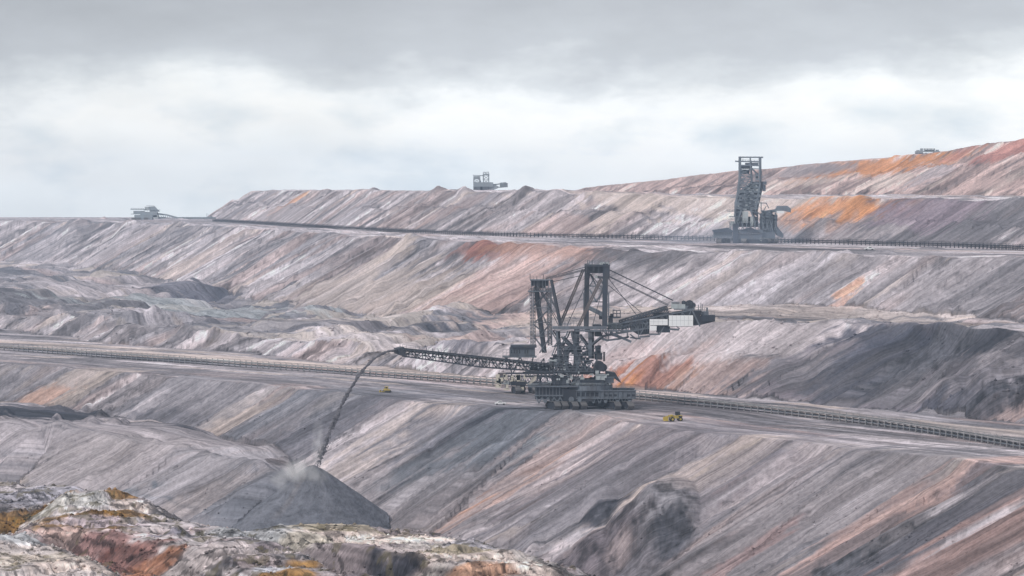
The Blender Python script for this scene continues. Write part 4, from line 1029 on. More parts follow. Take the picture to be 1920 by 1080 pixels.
    for s_ in (-2.4, 2.4):
        for t0, t1 in ((-1, 1),):
            m.beam(Dd(752, 653) + side * s_, Dd(1085, 688) + side * s_, .75, .6)
            m.beam(Dd(757, 668) + side * s_, Dd(900, 688) + side * s_, .6, .6)
            m.beam(Dd(900, 688) + side * s_, Dd(1085, 701) + side * s_, .6, .6)
        for i in range(n + 1):
            x = 757 + (1085 - 757) * i / n; x2 = 757 + (1085 - 757) * min(i + 1, n) / n
            yt = lambda x: 653 + (x - 752) * 35 / 333.; yb = lambda x: 668 + (x - 757) * 20 / 143. if x < 900 else 688 + (x - 900) * 13 / 185.
            m.beam(Dd(x, yt(x)) + side * s_, Dd(x, yb(x)) + side * s_, .35)
            if i % 2: m.beam(Dd(x, yt(x)) + side * s_, Dd(x2, yb(x2)) + side * s_, .3)
            else: m.beam(Dd(x, yb(x)) + side * s_, Dd(x2, yt(x2)) + side * s_, .3)
            if s_ < 0: m.beam(Dd(x, yb(x)) - side * 2.4, Dd(x, yb(x)) + side * 2.4, .3)
    m.build('discharge_boom', STEEL, root)
    m = MB()
    for i in range(30):
        x = 758 + i * 10.8
        if i % 5 == 4: continue
        m.beam(Dd(x, 655.5 + (x - 752) * 35 / 333.) - side * 2.1, Dd(x + 9.5, 655.5 + (x + 9.5 - 752) * 35 / 333.) - side * 2.1, .15, 1.5)
    m.build('side_cladding', DARK, root)
    m = MB(); m.beam(Dd(746, 655.2), Dd(1085, 690.2), 3.4, .3); m.build('belt', RUBBER, root)
    m = MB(); m.beam(Dd(760, 664), Dd(1085, 697), 3.0, .25); m.build('return_belt', RUBBER, root)
    m = MB()
    for i in range(40):
        x = 758 + i * 8; y_ = 653.0 + (x - 752) * 35 / 333.
        m.cyl(Dd(x, y_ + 4) - side * 2.3, Dd(x, y_ + 4) + side * 2.3, .38, 6)
        if i % 2: m.cyl(Dd(x, y_ + 9) - side * 2.6, Dd(x, y_ + 9) + side * 2.6, .45, 6)
    m.build('idler_rollers', LIGHT, root)
    m = MB(); m.cyl(Dd(745.5, 658.5) - side * 2, Dd(745.5, 658.5) + side * 2, 1.3, 14); m.build('head_drum', DARK, root)
    m = MB(); pts = [Dd(742, 653), Dd(754, 650), Dd(757, 668), Dd(746, 664)]
    m.add([p - side * 2.9 for p in pts] + [p + side * 2.9 for p in pts], [(0, 1, 2, 3), (7, 6, 5, 4), (0, 4, 5, 1), (1, 5, 6, 2), (2, 6, 7, 3), (3, 7, 4, 0)]); m.build('head_hood', STEEL, root)
    m = MB(); m.rail([Dd(750, 651) + side * 3.2, Dd(840, 660.5) + side * 3.2], 1.3, 2, .12); m.rail([Dd(840, 661.5) + side * 3.1, Dd(1060, 685) + side * 3.1], 1.2, 2.2, .11)
    m.beam(Dd(750, 646), Dd(750, 654), .3); m.beam(Dd(752, 654.5) + side * 3.2, Dd(1080, 688.5) + side * 3.2, .9, .12)
    for i in range(6): m.beam(Dd(800 + i * 11, 652 + i * 1.5), Dd(800 + i * 11, 659 + i * 1.5), .35)
    m.build('boom_walkway', STEELM, root)
    m = MB(); m.prism([(P2(1040, 235).x, P2(0, 235).z), (P2(1190, 240).x, P2(0, 240).z), (P2(1190, 290).x, P2(0, 290).z), (P2(1050, 296).x, P2(0, 296).z)], -4, 4)
    m.build('boom_root_house', STEEL, root)
    m = MB(); m.truss(f(985, 701, -2), f(1085, 703, -2), 6, 2.2, 10, .25, .5); m.beam(f(985, 697.5, -5.5), f(1070, 697.5, -5.5), .9, .5); m.build('boom_cradle', STEELM, root)
    m = MB(); m.prism([q(P3(68, 705)), q(P3(105, 632)), q(P3(158, 612)), q(P3(140, 670)), q(P3(80, 712))], -9, -7.5); m.build('tarpaulin_cover', CREAM, root)
    m = MB()
    for x0, x1 in ((170, 215), (215, 190), (300, 355), (250, 300), (355, 340)):
        m.beam(P3(x0, 605, -6), P3(x1, 722, -6), .8); m.beam(P3(x0, 605, 6), P3(x1, 722, 6), .8)
    m.beam(P3(0, 590, -6), P3(640, 590, -6), .9, .7); m.beam(P3(0, 590, 6), P3(640, 590, 6), .9, .7); build_each(m, 'support_leg', STEELM, root)
    m = MB()
    for k in range(9):
        x = 350 + k * 62
        m2 = MB()
        for d in (-7, 7):
            m2.beam(P3(x, 575, d), P3(x + 50, 470 - (k % 3) * 30, d), .5); m2.beam(P3(x + 50, 575, d), P3(x, 480, d), .45); m2.beam(P3(x, 480 - (k % 2) * 120, d), P3(x + 60, 480 - (k % 2) * 120, d), .4)
            m2.beam(P3(x, 300 + (k % 3) * 25, d * .9), P3(x + 70, 210 + (k % 4) * 30, d * .9), .45)
        if x < 800: m2.build('lattice_brace', STEEL if k % 2 else STEELM, root)
    m2 = MB()
    for k, y_ in enumerate((575, 520, 455, 395, 330, 250, 190)):
        m2.rail([P3(350 + k * 12, y_, -7.4), P3(800 - (k % 3) * 60, y_, -7.4)], 1.2, 1.7, .13); m2.beam(P3(350 + k * 12, y_ + 3, -7), P3(800 - (k % 3) * 60, y_ + 3, -7), 1.0, .2)
    m2.build('tower_walkways', STEELM, root)
    m2 = MB()
    for k in range(16):
        x = 150 + k * 68; m2.beam(P3(x, 868, -8.6), P3(x + 34, 935, -8.6), .55); m2.beam(P3(x + 68, 868, -8.6), P3(x + 34, 935, -8.6), .55)
        if k % 2: m2.cyl(P3(x + 34, 915, -9.2), P3(x + 34, 915, -8.2), .8, 10)
    m2.build('bogie_links', STEELM, root)
    for k, (a_, b_) in enumerate(((PT(150, 350, -4), PT(560, 1000, -5)), (PT(250, 465, 4), PT(520, 1010, 4)), (PT(960, 320, 3), PT(640, 1010, 3)), (PT(1190, 330, -5), PT(1010, 1010, -5)), (PT(1225, 300, -4), PB(820, 400, -3)), (PT(1240, 420, 3), PB(940, 400, 3)), (PT(980, 260, 4), PT(1190, 520, -4)), (P3(300, 480, -6), P3(120, 590, -6)), (P3(490, 300, -6), P3(330, 480, -6)))):
        m2 = MB(); m2.cyl(a_, b_, .16, 5); m2.build('guy_cable', STEEL, root)
    rnd = random.Random(4)
    for i in range(70):
        x, y_ = rnd.uniform(300, 1000), rnd.uniform(440, 720)
        if x > 900 and y_ < 600: continue
        d = rnd.uniform(-7, -4.5); w = rnd.uniform(.5, 1.8); h_ = rnd.uniform(.4, 1.6)
        p = P3(x, y_, d); m.box(p.x - w / 2, p.x + w / 2, d - .5, d + .7, p.z - h_ / 2, p.z + h_ / 2)
    build_each(m, 'cable_cabinet', LIGHT, root)
    m = MB()
    for i in range(70):
        x, y_ = rnd.uniform(320, 860), rnd.uniform(300, 740)
        d = rnd.uniform(-3, 4); w = rnd.uniform(1, 3.); h_ = rnd.uniform(.6, 2.6)
        p = P3(x, y_, d); m.box(p.x - w / 2, p.x + w / 2, d - 1, d + 1, p.z - h_ / 2, p.z + h_ / 2)
        if i % 4 == 0: m.beam(p, P3(x + rnd.uniform(-90, 90), y_ + rnd.uniform(-70, 70), d), .45)
    build_each(m, 'machinery_block', DARK, root)
    return f, root
SPF, SPR = build_spreader()

# ------------------------------------------------------------------ tripper car standing on the conveyor behind
def build_tripper():
    f = Frame(968, 737, -101.0)
    root = empty('tripper_car', f.loc)
    tag(root, 'smaller grey tripper car with railed cabin, on the conveyor just left of the stacker', 'mining machine')
    def boxp(m, x0, y0, x1, y1, d0, d1):
        a, b_ = f(x0, y0), f(x1, y1); m.box(a.x, b_.x, d0, d1, b_.z, a.z)
    m = MB(); boxp(m, 955, 651, 1003, 668, -4, 4)
    for x in range(956, 1003, 5): m.beam(f(x, 652, -4.1), f(x, 667, -4.1), .35)
    m.build('cabin', STEELM, root)
    m = MB(); boxp(m, 957, 646.5, 1006, 650.9, -5, 5); m.build('roof', STEEL, root)
    m = MB()
    for x in (958.5, 963.5, 968.5, 973.5, 983.5, 988.5): boxp(m, x, 655, x + 3, 662, -4.25, -4.05)
    m.build('window', GLASS, root)
    m = MB(); boxp(m, 942, 667.5, 1006, 669.5, -5.5, 5.5); m.build('cabin_deck', STEELM, root)
    m = MB(); m.rail([f(957, 667, -5.3), f(943, 667, -5.3), f(943, 667, 5)], 3.0, 1.8, .14); m.rail([f(957, 667, -5.3), f(1003, 667, -5.3)], 1.1, 1.6, .1); m.build('balcony_railing', STEELM, root)
    m = MB()
    for d in (-4, 4):
        for x0, y0, x1, y1 in ((950, 669, 960, 700), (975, 669, 962, 700), (975, 669, 990, 700), (1000, 669, 992, 700), (945, 669, 955, 676), (960, 700, 955, 722), (990, 700, 1000, 722), (1010, 700, 1005, 722), (1020, 672, 1020, 700), (1020, 672, 1000, 700)):
            m.beam(f(x0, y0, d), f(x1, y1, d), .6)
        m.beam(f(948, 700, d), f(1040, 700, d), .9)
    m.build('support_frame', STEEL, root)
    m = MB(); m.truss(f(932, 712, 0), f(1040, 712, 0), 7, 3.6, 12, .28, .5); m.build('lower_truss', STEELM, root)
    m = MB(); boxp(m, 930, 703, 944, 716, -3, 3); boxp(m, 934, 699, 950, 703, -2, 2); m.build('counterweight_box', RUST, root)
    m = MB(); boxp(m, 958, 714, 986, 722, -5, 5); boxp(m, 990, 716, 1012, 728, -4, 4); m.build('bogie_frame', DARK, root)
    for x, d in ((968, -5), (976, 5), (1000, -3)):
        p = f(x, 737, d); p.z = .05; crawler(root, p, 7.5, 3.0, 3.6, 1.9)
    m = MB(); m.rail([f(930, 716.5, -4), f(1000, 724, -4)], 1.2, 1.4, .12); boxp(m, 928, 717, 1000, 718.5, -4.2, -2.5); m.build('walkway', LIGHT, root)
    m = MB()
    rnd = random.Random(9)
    for i in range(26):
        p = f(rnd.uniform(932, 1000), rnd.uniform(704, 730), -4.4); w, h_ = rnd.uniform(.4, 1.5), rnd.uniform(.3, 1.2)
        m.box(p.x - w, p.x + w, p.y - .4, p.y + .4, p.z - h_, p.z + h_)
    build_each(m, 'cable_cabinet', CREAM, root)
build_tripper()

# ------------------------------------------------------------------ the excavator on the upper bench, seen end on
UPS = paint('hazed_blue_steel', (.085, .11, .145), grime=.6, dirt=(.13, .135, .15))  # this steel and the two below have distance haze mixed into their colour
UPM = paint('hazed_grey_steel', (.17, .20, .235), grime=.6, dirt=(.10, .11, .13))
UPD = paint('hazed_dark_steel', (.035, .05, .075), grime=.6, dirt=(.08, .085, .10))
def build_upper():
    f = Frame(1401.6, 456, -37.5)
    Q = lambda x, y_, d=0: f(1320 + x / 5.144, 270 + y_ / 5.144, d)
    root = empty('excavator', f.loc)
    tag(root, 'tall hazy blue grey tower machine on the upper bench beside the orange slope', 'mining machine')
    def boxp(m, x0, y0, x1, y1, d0, d1):
        a, b_ = Q(x0, y0), Q(x1, y1); m.box(a.x, b_.x, d0, d1, b_.z, a.z)
    for d in (-5, 6):
        m = MB()
        for x0, y0, x1, y1, w in ((345, 128, 345, 330, 1.1), (345, 330, 300, 700, 1.2), (540, 128, 542, 380, 1.1), (450, 165, 460, 380, .8), (345, 310, 460, 310, .6), (460, 235, 520, 300, .6), (345, 318, 385, 378, .5), (385, 318, 345, 390, .5), (330, 400, 460, 395, .6),
                               (335, 410, 365, 470, .5), (395, 320, 350, 420, .4), (450, 318, 400, 395, .4), (345, 240, 450, 300, .5), (450, 240, 345, 300, .5), (320, 480, 420, 400, .5), (320, 490, 460, 520, .5), (300, 650, 360, 500, 1.0), (545, 380, 500, 640, 1.2), (365, 640, 330, 740, 1.2), (455, 640, 500, 760, 1.2)):
            m.beam(Q(x0 + d, y0, d), Q(x1 + d, y1, d), w, w, .2)
        m.build('tower_frame', UPM, root)
    m = MB(); m.beam(Q(333, 128, -5), Q(570, 128, -5), 1.0); m.beam(Q(333, 126, 6), Q(565, 130, 6), .9); m.beam(Q(300, 167, -5), Q(540, 172, -5), 1.0); m.beam(Q(345, 128, -5), Q(345, 128, 6), .8); m.beam(Q(540, 128, -5), Q(540, 128, 6), .8); m.beam(Q(446, 128, 0), Q(446, 170, 0), 1.0)
    m.beam(Q(345, 205, -5), Q(540, 210, -5), .9); m.beam(Q(450, 235, -5), Q(540, 235, -5), .5)
    m.build('crown_beams', UPM, root)
    m = MB(); boxp(m, 400, 182, 520, 204, -5, 5); boxp(m, 355, 205, 440, 240, -3, 4); boxp(m, 350, 245, 440, 290, 2, 5); boxp(m, 495, 280, 520, 330, -4, 0); build_each(m, 'crown_box', UPS, root)
    m = MB(); boxp(m, 370, 128, 372, 170, -5, -4.8); m.rail([Q(345, 165, -5.4), Q(540, 170, -5.4)], 1.2, 2, .15); m.rail([Q(535, 358, -6), Q(598, 360, -6)], 1.2, 2, .15); m.beam(Q(552, 250, -5), Q(568, 330, -5), .3)
    m.beam(Q(258, 516, -6), Q(310, 518, -6), .4); m.beam(Q(220, 648, -6), Q(305, 648, -6), .5); m.beam(Q(240, 700, -6), Q(420, 706, -6), .6)
    m.rail([Q(220, 648, -6), Q(300, 648, -6)], 1.2, 2, .15); m.rail([Q(240, 735, -8), Q(420, 735, -8)], 1.3, 2, .15); m.build('platform_railing', UPM, root)
    m = MB(); m.prism([(Q(455, 362).x, Q(0, 362).z), (Q(575, 362).x, Q(0, 362).z), (Q(555, 460).x, Q(0, 460).z), (Q(515, 640).x, Q(0, 640).z), (Q(520, 700).x, Q(0, 700).z), (Q(440, 640).x, Q(0, 640).z), (Q(380, 640).x, Q(0, 640).z), (Q(350, 700).x, Q(0, 700).z), (Q(296, 700).x, Q(0, 700).z), (Q(300, 560).x, Q(0, 560).z), (Q(320, 500).x, Q(0, 500).z), (Q(400, 420).x, Q(0, 420).z)], -4, 7)
    m.build('tower_body', UPS, root)
    m = MB()
    for k in range(9):
        z0, z1 = 300 + k * 40, 340 + k * 40
        xa, xb = 345 - max(0, k - 1) * 6, 545 - max(0, k - 3) * 5
        m.beam(Q(xa, z0, -5.4), Q(xb, z1, -5.4), .45); m.beam(Q(xb, z0, -5.4), Q(xa, z1, -5.4), .45); m.beam(Q(xa, z0, -5.4), Q(xb, z0, -5.4), .5)
    for k in range(6): m.beam(Q(560, 640 + k * 30, -5.6), Q(700, 660 + k * 30, -5.6), .4); m.beam(Q(700, 650 + k * 30, -5.6), Q(560, 680 + k * 30, -5.6), .4)
    for k in range(12): m.beam(Q(240 + k * 40, 745, -8), Q(262 + k * 40, 830, -8), .5); m.beam(Q(262 + k * 40, 745, -8), Q(240 + k * 40, 830, -8), .4)
    m.build('lattice_bracing', UPM, root)
    m = MB(); rnd = random.Random(3)
    for i in range(46):
        x, y_ = rnd.uniform(330, 530), rnd.uniform(380, 640)
        if x - 330 < (500 - y_) * .6: continue
        w, h_ = rnd.uniform(.5, 3.0), rnd.uniform(.4, 2.2); p = Q(x, y_, -4.5)
        m.box(p.x - w / 2, p.x + w / 2, -5.3, -3.8, p.z - h_ / 2, p.z + h_ / 2)
        if i % 3 == 0: m.beam(p, Q(x + rnd.uniform(-60, 60), y_ + rnd.uniform(-50, 50), -5), .4)
    build_each(m, 'machinery_box', LIGHT, root)
    m = MB()
    for y_ in (420, 470, 515, 570, 610): m.box(Q(320, 0).x, Q(535, 0).x, -5.8, -4, Q(0, y_).z, Q(0, y_).z + .4)
    build_each(m, 'body_deck', UPM, root)
    m = MB(); boxp(m, 562, 362, 598, 392, -6, 2); boxp(m, 565, 395, 590, 455, -5, 0); m.build('side_cabin', UPS, root)
    m = MB(); boxp(m, 365, 650, 420, 760, -7, 0); boxp(m, 440, 700, 470, 790, -6, 2); boxp(m, 255, 745, 300, 790, -5, 2); build_each(m, 'control_house', LIGHT, root)
    m = MB(); boxp(m, 272, 770, 322, 955, -9, -4); boxp(m, 322, 745, 520, 800, -5, 8); m.build('front_leg', UPD, root)
    m = MB(); boxp(m, 330, 826, 560, 862, -9, 10); boxp(m, 322, 866, 552, 918, -8, 9); m.build('undercarriage', UPS, root)
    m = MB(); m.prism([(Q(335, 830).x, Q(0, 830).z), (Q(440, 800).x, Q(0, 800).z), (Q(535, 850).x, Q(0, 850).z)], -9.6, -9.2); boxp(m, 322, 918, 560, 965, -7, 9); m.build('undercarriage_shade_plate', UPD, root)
    m = MB(); m.prism([(Q(80, 830).x, Q(0, 830).z), (Q(230, 806).x, Q(0, 806).z), (Q(272, 835).x, Q(0, 835).z), (Q(272, 850).x, Q(0, 850).z), (Q(88, 850).x, Q(0, 850).z)], -8, 6); m.build('lean_to_roof', UPD, root)
    m = MB(); boxp(m, 92, 850, 268, 895, -6, 5)
    for x in range(95, 268, 14): m.beam(Q(x, 850, -6.2), Q(x, 895, -6.2), .3)
    m.rail([Q(80, 900, -8), Q(270, 905, -8)], 1.5, 1.6, .18); boxp(m, 80, 900, 270, 906, -8.4, 6); m.build('side_house', UPM, root)
    m = MB(); boxp(m, 555, 850, 680, 918, -7, 8); m.prism([(Q(660, 790).x, Q(0, 790).z), (Q(700, 795).x, Q(0, 795).z), (Q(762, 870).x, Q(0, 870).z), (Q(760, 905).x, Q(0, 905).z), (Q(700, 880).x, Q(0, 880).z)], -5, 5); m.build('rear_house', UPS, root)
    m = MB()
    for x0, y0, x1, y1, w in ((650, 640, 655, 860, 1.6), (560, 640, 565, 850, 1.0), (545, 570, 600, 570, .6), (600, 570, 625, 620, .6), (550, 560, 552, 650, .6), (690, 665, 700, 800, 1.0), (580, 740, 640, 850, .7), (640, 740, 570, 850, .7), (520, 660, 650, 800, .7), (560, 700, 700, 705, .7), (600, 600, 540, 700, .5)):
        m.beam(Q(x0, y0, -5), Q(x1, y1, -5), w); m.beam(Q(x0, y0, 5), Q(x1, y1, 5), w)
    boxp(m, 575, 665, 640, 700, -4, 4); boxp(m, 660, 680, 705, 745, -3, 3); boxp(m, 540, 720, 600, 800, -4, 4)
    m.build('rear_frame', UPS, root)
    m = MB(); m.prism([(Q(555, 648).x, Q(0, 648).z), (Q(690, 628).x, Q(0, 628).z), (Q(705, 597).x, Q(0, 597).z), (Q(800, 595).x, Q(0, 595).z), (Q(835, 622).x, Q(0, 622).z), (Q(835, 660).x, Q(0, 660).z), (Q(770, 646).x, Q(0, 646).z), (Q(690, 656).x, Q(0, 656).z), (Q(560, 672).x, Q(0, 672).z)], -3.5, 3.5); m.build('boom_house', UPM, root)
    m = MB(); boxp(m, 695, 645, 765, 668, -3.7, -3.4); m.build('white_panel', WHITE, root)
    m = MB(); boxp(m, 545, 668, 640, 850, -2, 5); boxp(m, 640, 700, 700, 860, -2, 4); m.build('rear_machinery_house', UPM, root)
    m = MB(); boxp(m, 300, 700, 520, 800, -2, 6); m.build('lower_body', UPM, root)
    for x, d in ((160, -4), (215, 4), (400, -6), (470, 7), (590, -8), (650, -7), (620, 7)):
        p = Q(x, 968, d); p.z = .05; crawler(root, p, 10, 4.0, 3.4, 1.2 if x < 500 else 2.4)
    m = MB(); m.rail([Q(540, 925, -8), Q(700, 940, -8)], 1.6, 1.5, .2); m.beam(Q(540, 930, -8), Q(700, 960, -8), .5); m.beam(Q(560, 965, -8), Q(690, 930, -8), .5); m.build('access_stairs', LIGHT, root)
build_upper()
# ------------------------------------------------------------------ belt conveyors
CONV = paint('dusty_conveyor_steel', (.30, .295, .30), grime=.8, dirt=(.12, .115, .12))
def path_pts(lst, z):
    pts = [Vector((-z * F / (py - YH) * (px - CX) / F, -z * F / (py - YH), z)) for px, py in lst]
    return pts
def catmull(pts, n=24):
    out = []; P_ = [pts[0] * 2 - pts[1]] + pts + [pts[-1] * 2 - pts[-2]]
    for i in range(1, len(P_) - 2):
        for j in range(n):
            u = j / n; p0, p1, p2, p3 = P_[i - 1:i + 3]
            out.append(0.5 * ((2 * p1) + (-p0 + p2) * u + (2 * p0 - 5 * p1 + 4 * p2 - p3) * u * u + (-p0 + 3 * p1 - 3 * p2 + p3) * u ** 3))
    out.append(pts[-1]); return out
def resample_len(pts, step):
    out = [pts[0]]; acc = 0
    for a, b_ in zip(pts[:-1], pts[1:]):
        l = (b_ - a).length
        while acc + l >= step:
            t = (step - acc) / l; a = a + (b_ - a) * t; l = (b_ - a).length; out.append(a); acc = 0
        acc += l
    return out
def strip(m, pts, off, zoff, w, h):
    """a beam swept along the path, off metres to the side"""
    ring = []
    for i, p in enumerate(pts):
        d = (pts[min(i + 1, len(pts) - 1)] - pts[max(i - 1, 0)]); d.z = 0; d.normalize()
        s_ = Vector((d.y, -d.x, 0))
        c = p + s_ * off
        ring.append([c + s_ * (w / 2) * a + Vector((0, 0, zoff + b_ * h / 2)) for a, b_ in ((-1, -1), (1, -1), (1, 1), (-1, 1))])
    n0 = len(m.v)
    for r in ring: m.v += [tuple(v_) for v_ in r]
    for i in range(len(ring) - 1):
        for j in range(4):
            k = (j + 1) % 4
            m.f.append((n0 + i * 4 + j, n0 + i * 4 + k, n0 + i * 4 + 4 + k, n0 + i * 4 + 4 + j))
def conveyor(name, lst, z, step, label, sc=1.0, light=True):
    pts = resample_len(catmull(path_pts(lst, z)), step)
    for p in pts: p.z = ground_z(p.x, p.y)
    base = pts[0].copy(); root = empty(name, base)
    tag(root, label, 'conveyor', 'belt conveyors along the benches')
    loc = [p - base for p in pts]
    W = 1.6 * sc
    for o in (-W, W):
        m = MB(); strip(m, loc, o, 2.5 * sc, .35, .42 * sc); m.build('upper_rail', CONV if light else DARK, root)
        m = MB(); strip(m, loc, o, 1.15 * sc, .3, .32 * sc); m.build('lower_rail', STEELM if light else DARK, root)
    m = MB(); strip(m, loc, 0, 2.45 * sc, 2.3 * sc, .16); m.build('belt', RUBBER, root)
    m = MB(); strip(m, loc, 0, 1.45 * sc, 2.3 * sc, .12); m.build('return_belt', RUBBER, root)
    m = MB(); strip(m, loc, W + 1.3 * sc, .9 * sc, 1.0, .12); m.build('walkway', STEELM, root)
    sm = MB()
    for o in (-W, W):
        sm.beam((o, 0, -.2), (o, 0, 2.4 * sc), .32 * sc, .32 * sc); sm.beam((o, 0, .1), (o * 1.25, 0, .1), .5, .3)
    sm.beam((-W, 0, 1.2 * sc), (W, 0, 1.2 * sc), .28); sm.beam((-W, 0, 2.1 * sc), (0, 0, 1.95 * sc), .25); sm.beam((0, 0, 1.95 * sc), (W, 0, 2.1 * sc), .25)
    sm.beam((-W, 0, 2.5 * sc), (-W * 1.0, 0, 3.5 * sc), .16); sm.beam((W, 0, 2.5 * sc), (W, 0, 3.5 * sc), .16)
    sm.beam((-W, 0, 3.5 * sc), (W, 0, 3.5 * sc), .16)
    order = sorted(range(len(loc)), key=lambda i: pts[i].y)
    proto = None; rest = MB()
    for r_, i in enumerate(order):
        d = loc[min(i + 1, len(loc) - 1)] - loc[max(i - 1, 0)]; ang = math.atan2(-d.x, d.y)
        px = CX + F * pts[i].x / pts[i].y
        if r_ < 98 + sum(1 for k in order[:r_] if CX + F * pts[k].x / pts[k].y > 1960) and px <= 1960:
            if proto is None:
                proto = sm.build('support_frame', CONV if light else STEEL, root); o = proto
            else:
                o = proto.copy(); col.objects.link(o); o.parent = root
            o.location = loc[i]; o.rotation_euler = (0, 0, ang)
        else:
            ca, sa = math.cos(ang), math.sin(ang)
            rest.add([(loc[i].x + ca * v_[0] - sa * v_[1], loc[i].y + sa * v_[0] + ca * v_[1], loc[i].z + v_[2]) for v_ in sm.v], sm.f)
    o = rest.build('support_frames', CONV if light else STEEL, root); o['kind'] = 'stuff'
    return root
conveyor('belt_conveyor', LOWP, -101.0, 5.6, 'long pale belt conveyor crossing the lower bench behind the big stacker', 1.15, True)
conveyor('belt_conveyor', UPP, -37.5, 5.5, 'thin dark belt conveyor running along the foot of the upper slope', 1.1, False)

# ------------------------------------------------------------------ vehicles
def wheel(m, c, r, w, n=14):
    m.cyl((c[0], c[1] - w / 2, c[2]), (c[0], c[1] + w / 2, c[2]), r, n)
def place(px, py, z=None, Yv=None):
    Yv = Yv if Yv else -z * F / (py - YH)
    x = Yv * (px - CX) / F
    return (x, Yv, ground_z(x, Yv))

def wheel_loader():
    root = empty('wheel_loader', place(1266, 789.5, -101.0)); root.rotation_euler.z = math.radians(12)
    tag(root, 'yellow wheel loader with a dark cab on the lower bench right of the big stacker', 'loader')
    m = MB(); m.prism([(-.4, 1.3), (2.9, 1.3), (3.1, 2.3), (2.8, 2.7), (1.6, 2.8), (-.2, 2.5)], -1.0, 1.0); m.build('engine_body', YEL, root)
    m = MB(); m.prism([(-2.2, 1.0), (-.3, 1.2), (-.3, 2.2), (-1.2, 2.9), (-2.0, 2.4)], -.7, .7); m.build('front_frame', YEL, root)
    cb = MB(); cb.box(.2, 1.9, -.85, .85, 2.7, 2.85); 
    for x in (.25, 1.85):
        for y_ in (-.8, .8): cb.beam((x, y_, 2.8), (x, y_, 4.1), .16)
    cb.box(.05, 2.05, -.95, .95, 4.1, 4.3); cab = cb.build('cab', DARK, root)
    m = MB(); m.box(.32, 1.78, -.78, .78, 2.9, 4.05); m.build('window', GLASS, cab)
    m = MB()
    for y_ in (-.8, .8):
        m.beam((-1.2, y_, 2.8), (-3.0, y_, 2.4), .35, .45); m.beam((-3.0, y_, 2.4), (-3.7, y_, 1.3), .35, .4)
    m.build('lift_arm', YEL, root)
    m = MB(); m.prism([(-5.2, .3), (-3.6, .25), (-3.4, .9), (-3.7, 2.2), (-4.0, 2.4), (-3.85, 1.1), (-4.1, .6), (-5.2, .45)], -1.6, 1.6)
    m.box(-5.1, -3.6, -1.66, -1.55, .3, 1.9); m.box(-5.1, -3.6, 1.55, 1.66, .3, 1.9); m.build('bucket', YEL, root)
    for x in (-1.5, 2.1):
        for y_ in (-1.15, 1.15):
            m = MB(); wheel(m, (x, y_, .95), .98, .7, 18); w = m.build('wheel', TYRE, root)
            m = MB(); wheel(m, (x, y_ * 1.02, .95), .48, .76, 12); m.build('rim', YEL, w)
    m = MB(); m.prism([(1.3, 1.9), (2.9, 1.9), (2.95, 2.3), (1.3, 2.5)], -1.05, -1.0); m.build('grille', DARK, root)
    m = MB(); m.cyl((2.3, .3, 2.6), (2.3, .3, 3.5), .09, 6); m.build('exhaust', DARK, root)
wheel_loader()
def dozer():
    root = empty('bulldozer', place(722, 736, -101.0)); root.rotation_euler.z = math.radians(-8)
    tag(root, 'small bulldozer', 'bulldozer')
    root['label'] = 'small dull yellow bulldozer on the edge of the lower bench left of the big stacker'
    for y_ in (-1.1, 1.1):
        m = MB(); m.prism([(-1.4, .5), (-.9, .05), (2.6, .05), (3.1, .5), (2.7, 1.05), (-1.0, 1.05)], y_ - .3, y_ + .3); m.build('track', TYRE, root)
    m = MB(); m.prism([(-.8, 1.0), (2.6, 1.0), (2.6, 1.6), (1.2, 1.7), (-.8, 1.9)], -.75, .75); m.build('body', YEL, root)
    m = MB(); m.box(.1, 1.5, -.7, .7, 1.7, 2.9); cab = m.build('cab', YEL, root)
    m = MB(); m.box(.3, 1.3, -.72, .72, 2.1, 2.7); m.box(.08, .1, -.6, .6, 2.1, 2.7); m.build('window', GLASS, cab)
    m = MB(); m.box(-.05, 1.65, -.85, .85, 2.9, 3.05); m.build('roof', YEL, cab)
    m = MB(); m.prism([(-2.6, .1), (-2.3, .1), (-2.45, .7), (-2.2, 1.3), (-2.5, 1.3), (-2.75, .7)], -1.7, 1.7); m.build('blade', YEL, root)
    m = MB()
    for y_ in (-1.3, 1.3): m.beam((-2.4, y_, .5), (.3, y_, .5), .22)
    m.build('push_arm', YEL, root)
    m = MB(); m.cyl((-.3, .3, 1.8), (-.3, .3, 2.7), .09, 6); m.build('exhaust', DARK, root)
dozer()
def pickup(px, py, z, label, rz, sc=1.0):
    root = empty('pickup_truck', place(px, py, z)); root.rotation_euler.z = rz
    tag(root, label, 'truck', 'white works vehicles'); root.scale = (sc, sc, sc)
    m = MB(); m.prism([(-2.6, .5), (2.6, .5), (2.6, 1.05), (1.7, 1.15), (-2.6, 1.15)], -.9, .9); m.build('body', WHITE, root)
    m = MB(); m.prism([(-.8, 1.15), (1.5, 1.15), (.9, 1.85), (-.7, 1.85)], -.82, .82); cb = m.build('cab', WHITE, root)
    m = MB(); m.prism([(.25, 1.25), (1.15, 1.25), (.8, 1.72), (.25, 1.72)], -.84, .84); m.prism([(-.6, 1.25), (.1, 1.25), (.1, 1.72), (-.55, 1.72)], -.84, .84); m.build('window', GLASS, cb)
    for x in (-1.7, 1.6):
        for y_ in (-.82, .82):
            m = MB(); wheel(m, (x, y_, .38), .38, .26); m.build('wheel', TYRE, root)
    m = MB(); m.box(-2.66, -2.6, -.9, -.6, .75, .95); m.build('tail_light', RUST, root)
pickup(938, 759.5, -101.0, 'white pickup truck on the lower bench edge just left of the big stacker crawlers', math.radians(184))
pickup(1630, 468.5, -37.5, 'tiny white pickup truck below the upper conveyor at right', math.radians(10), 1.2)

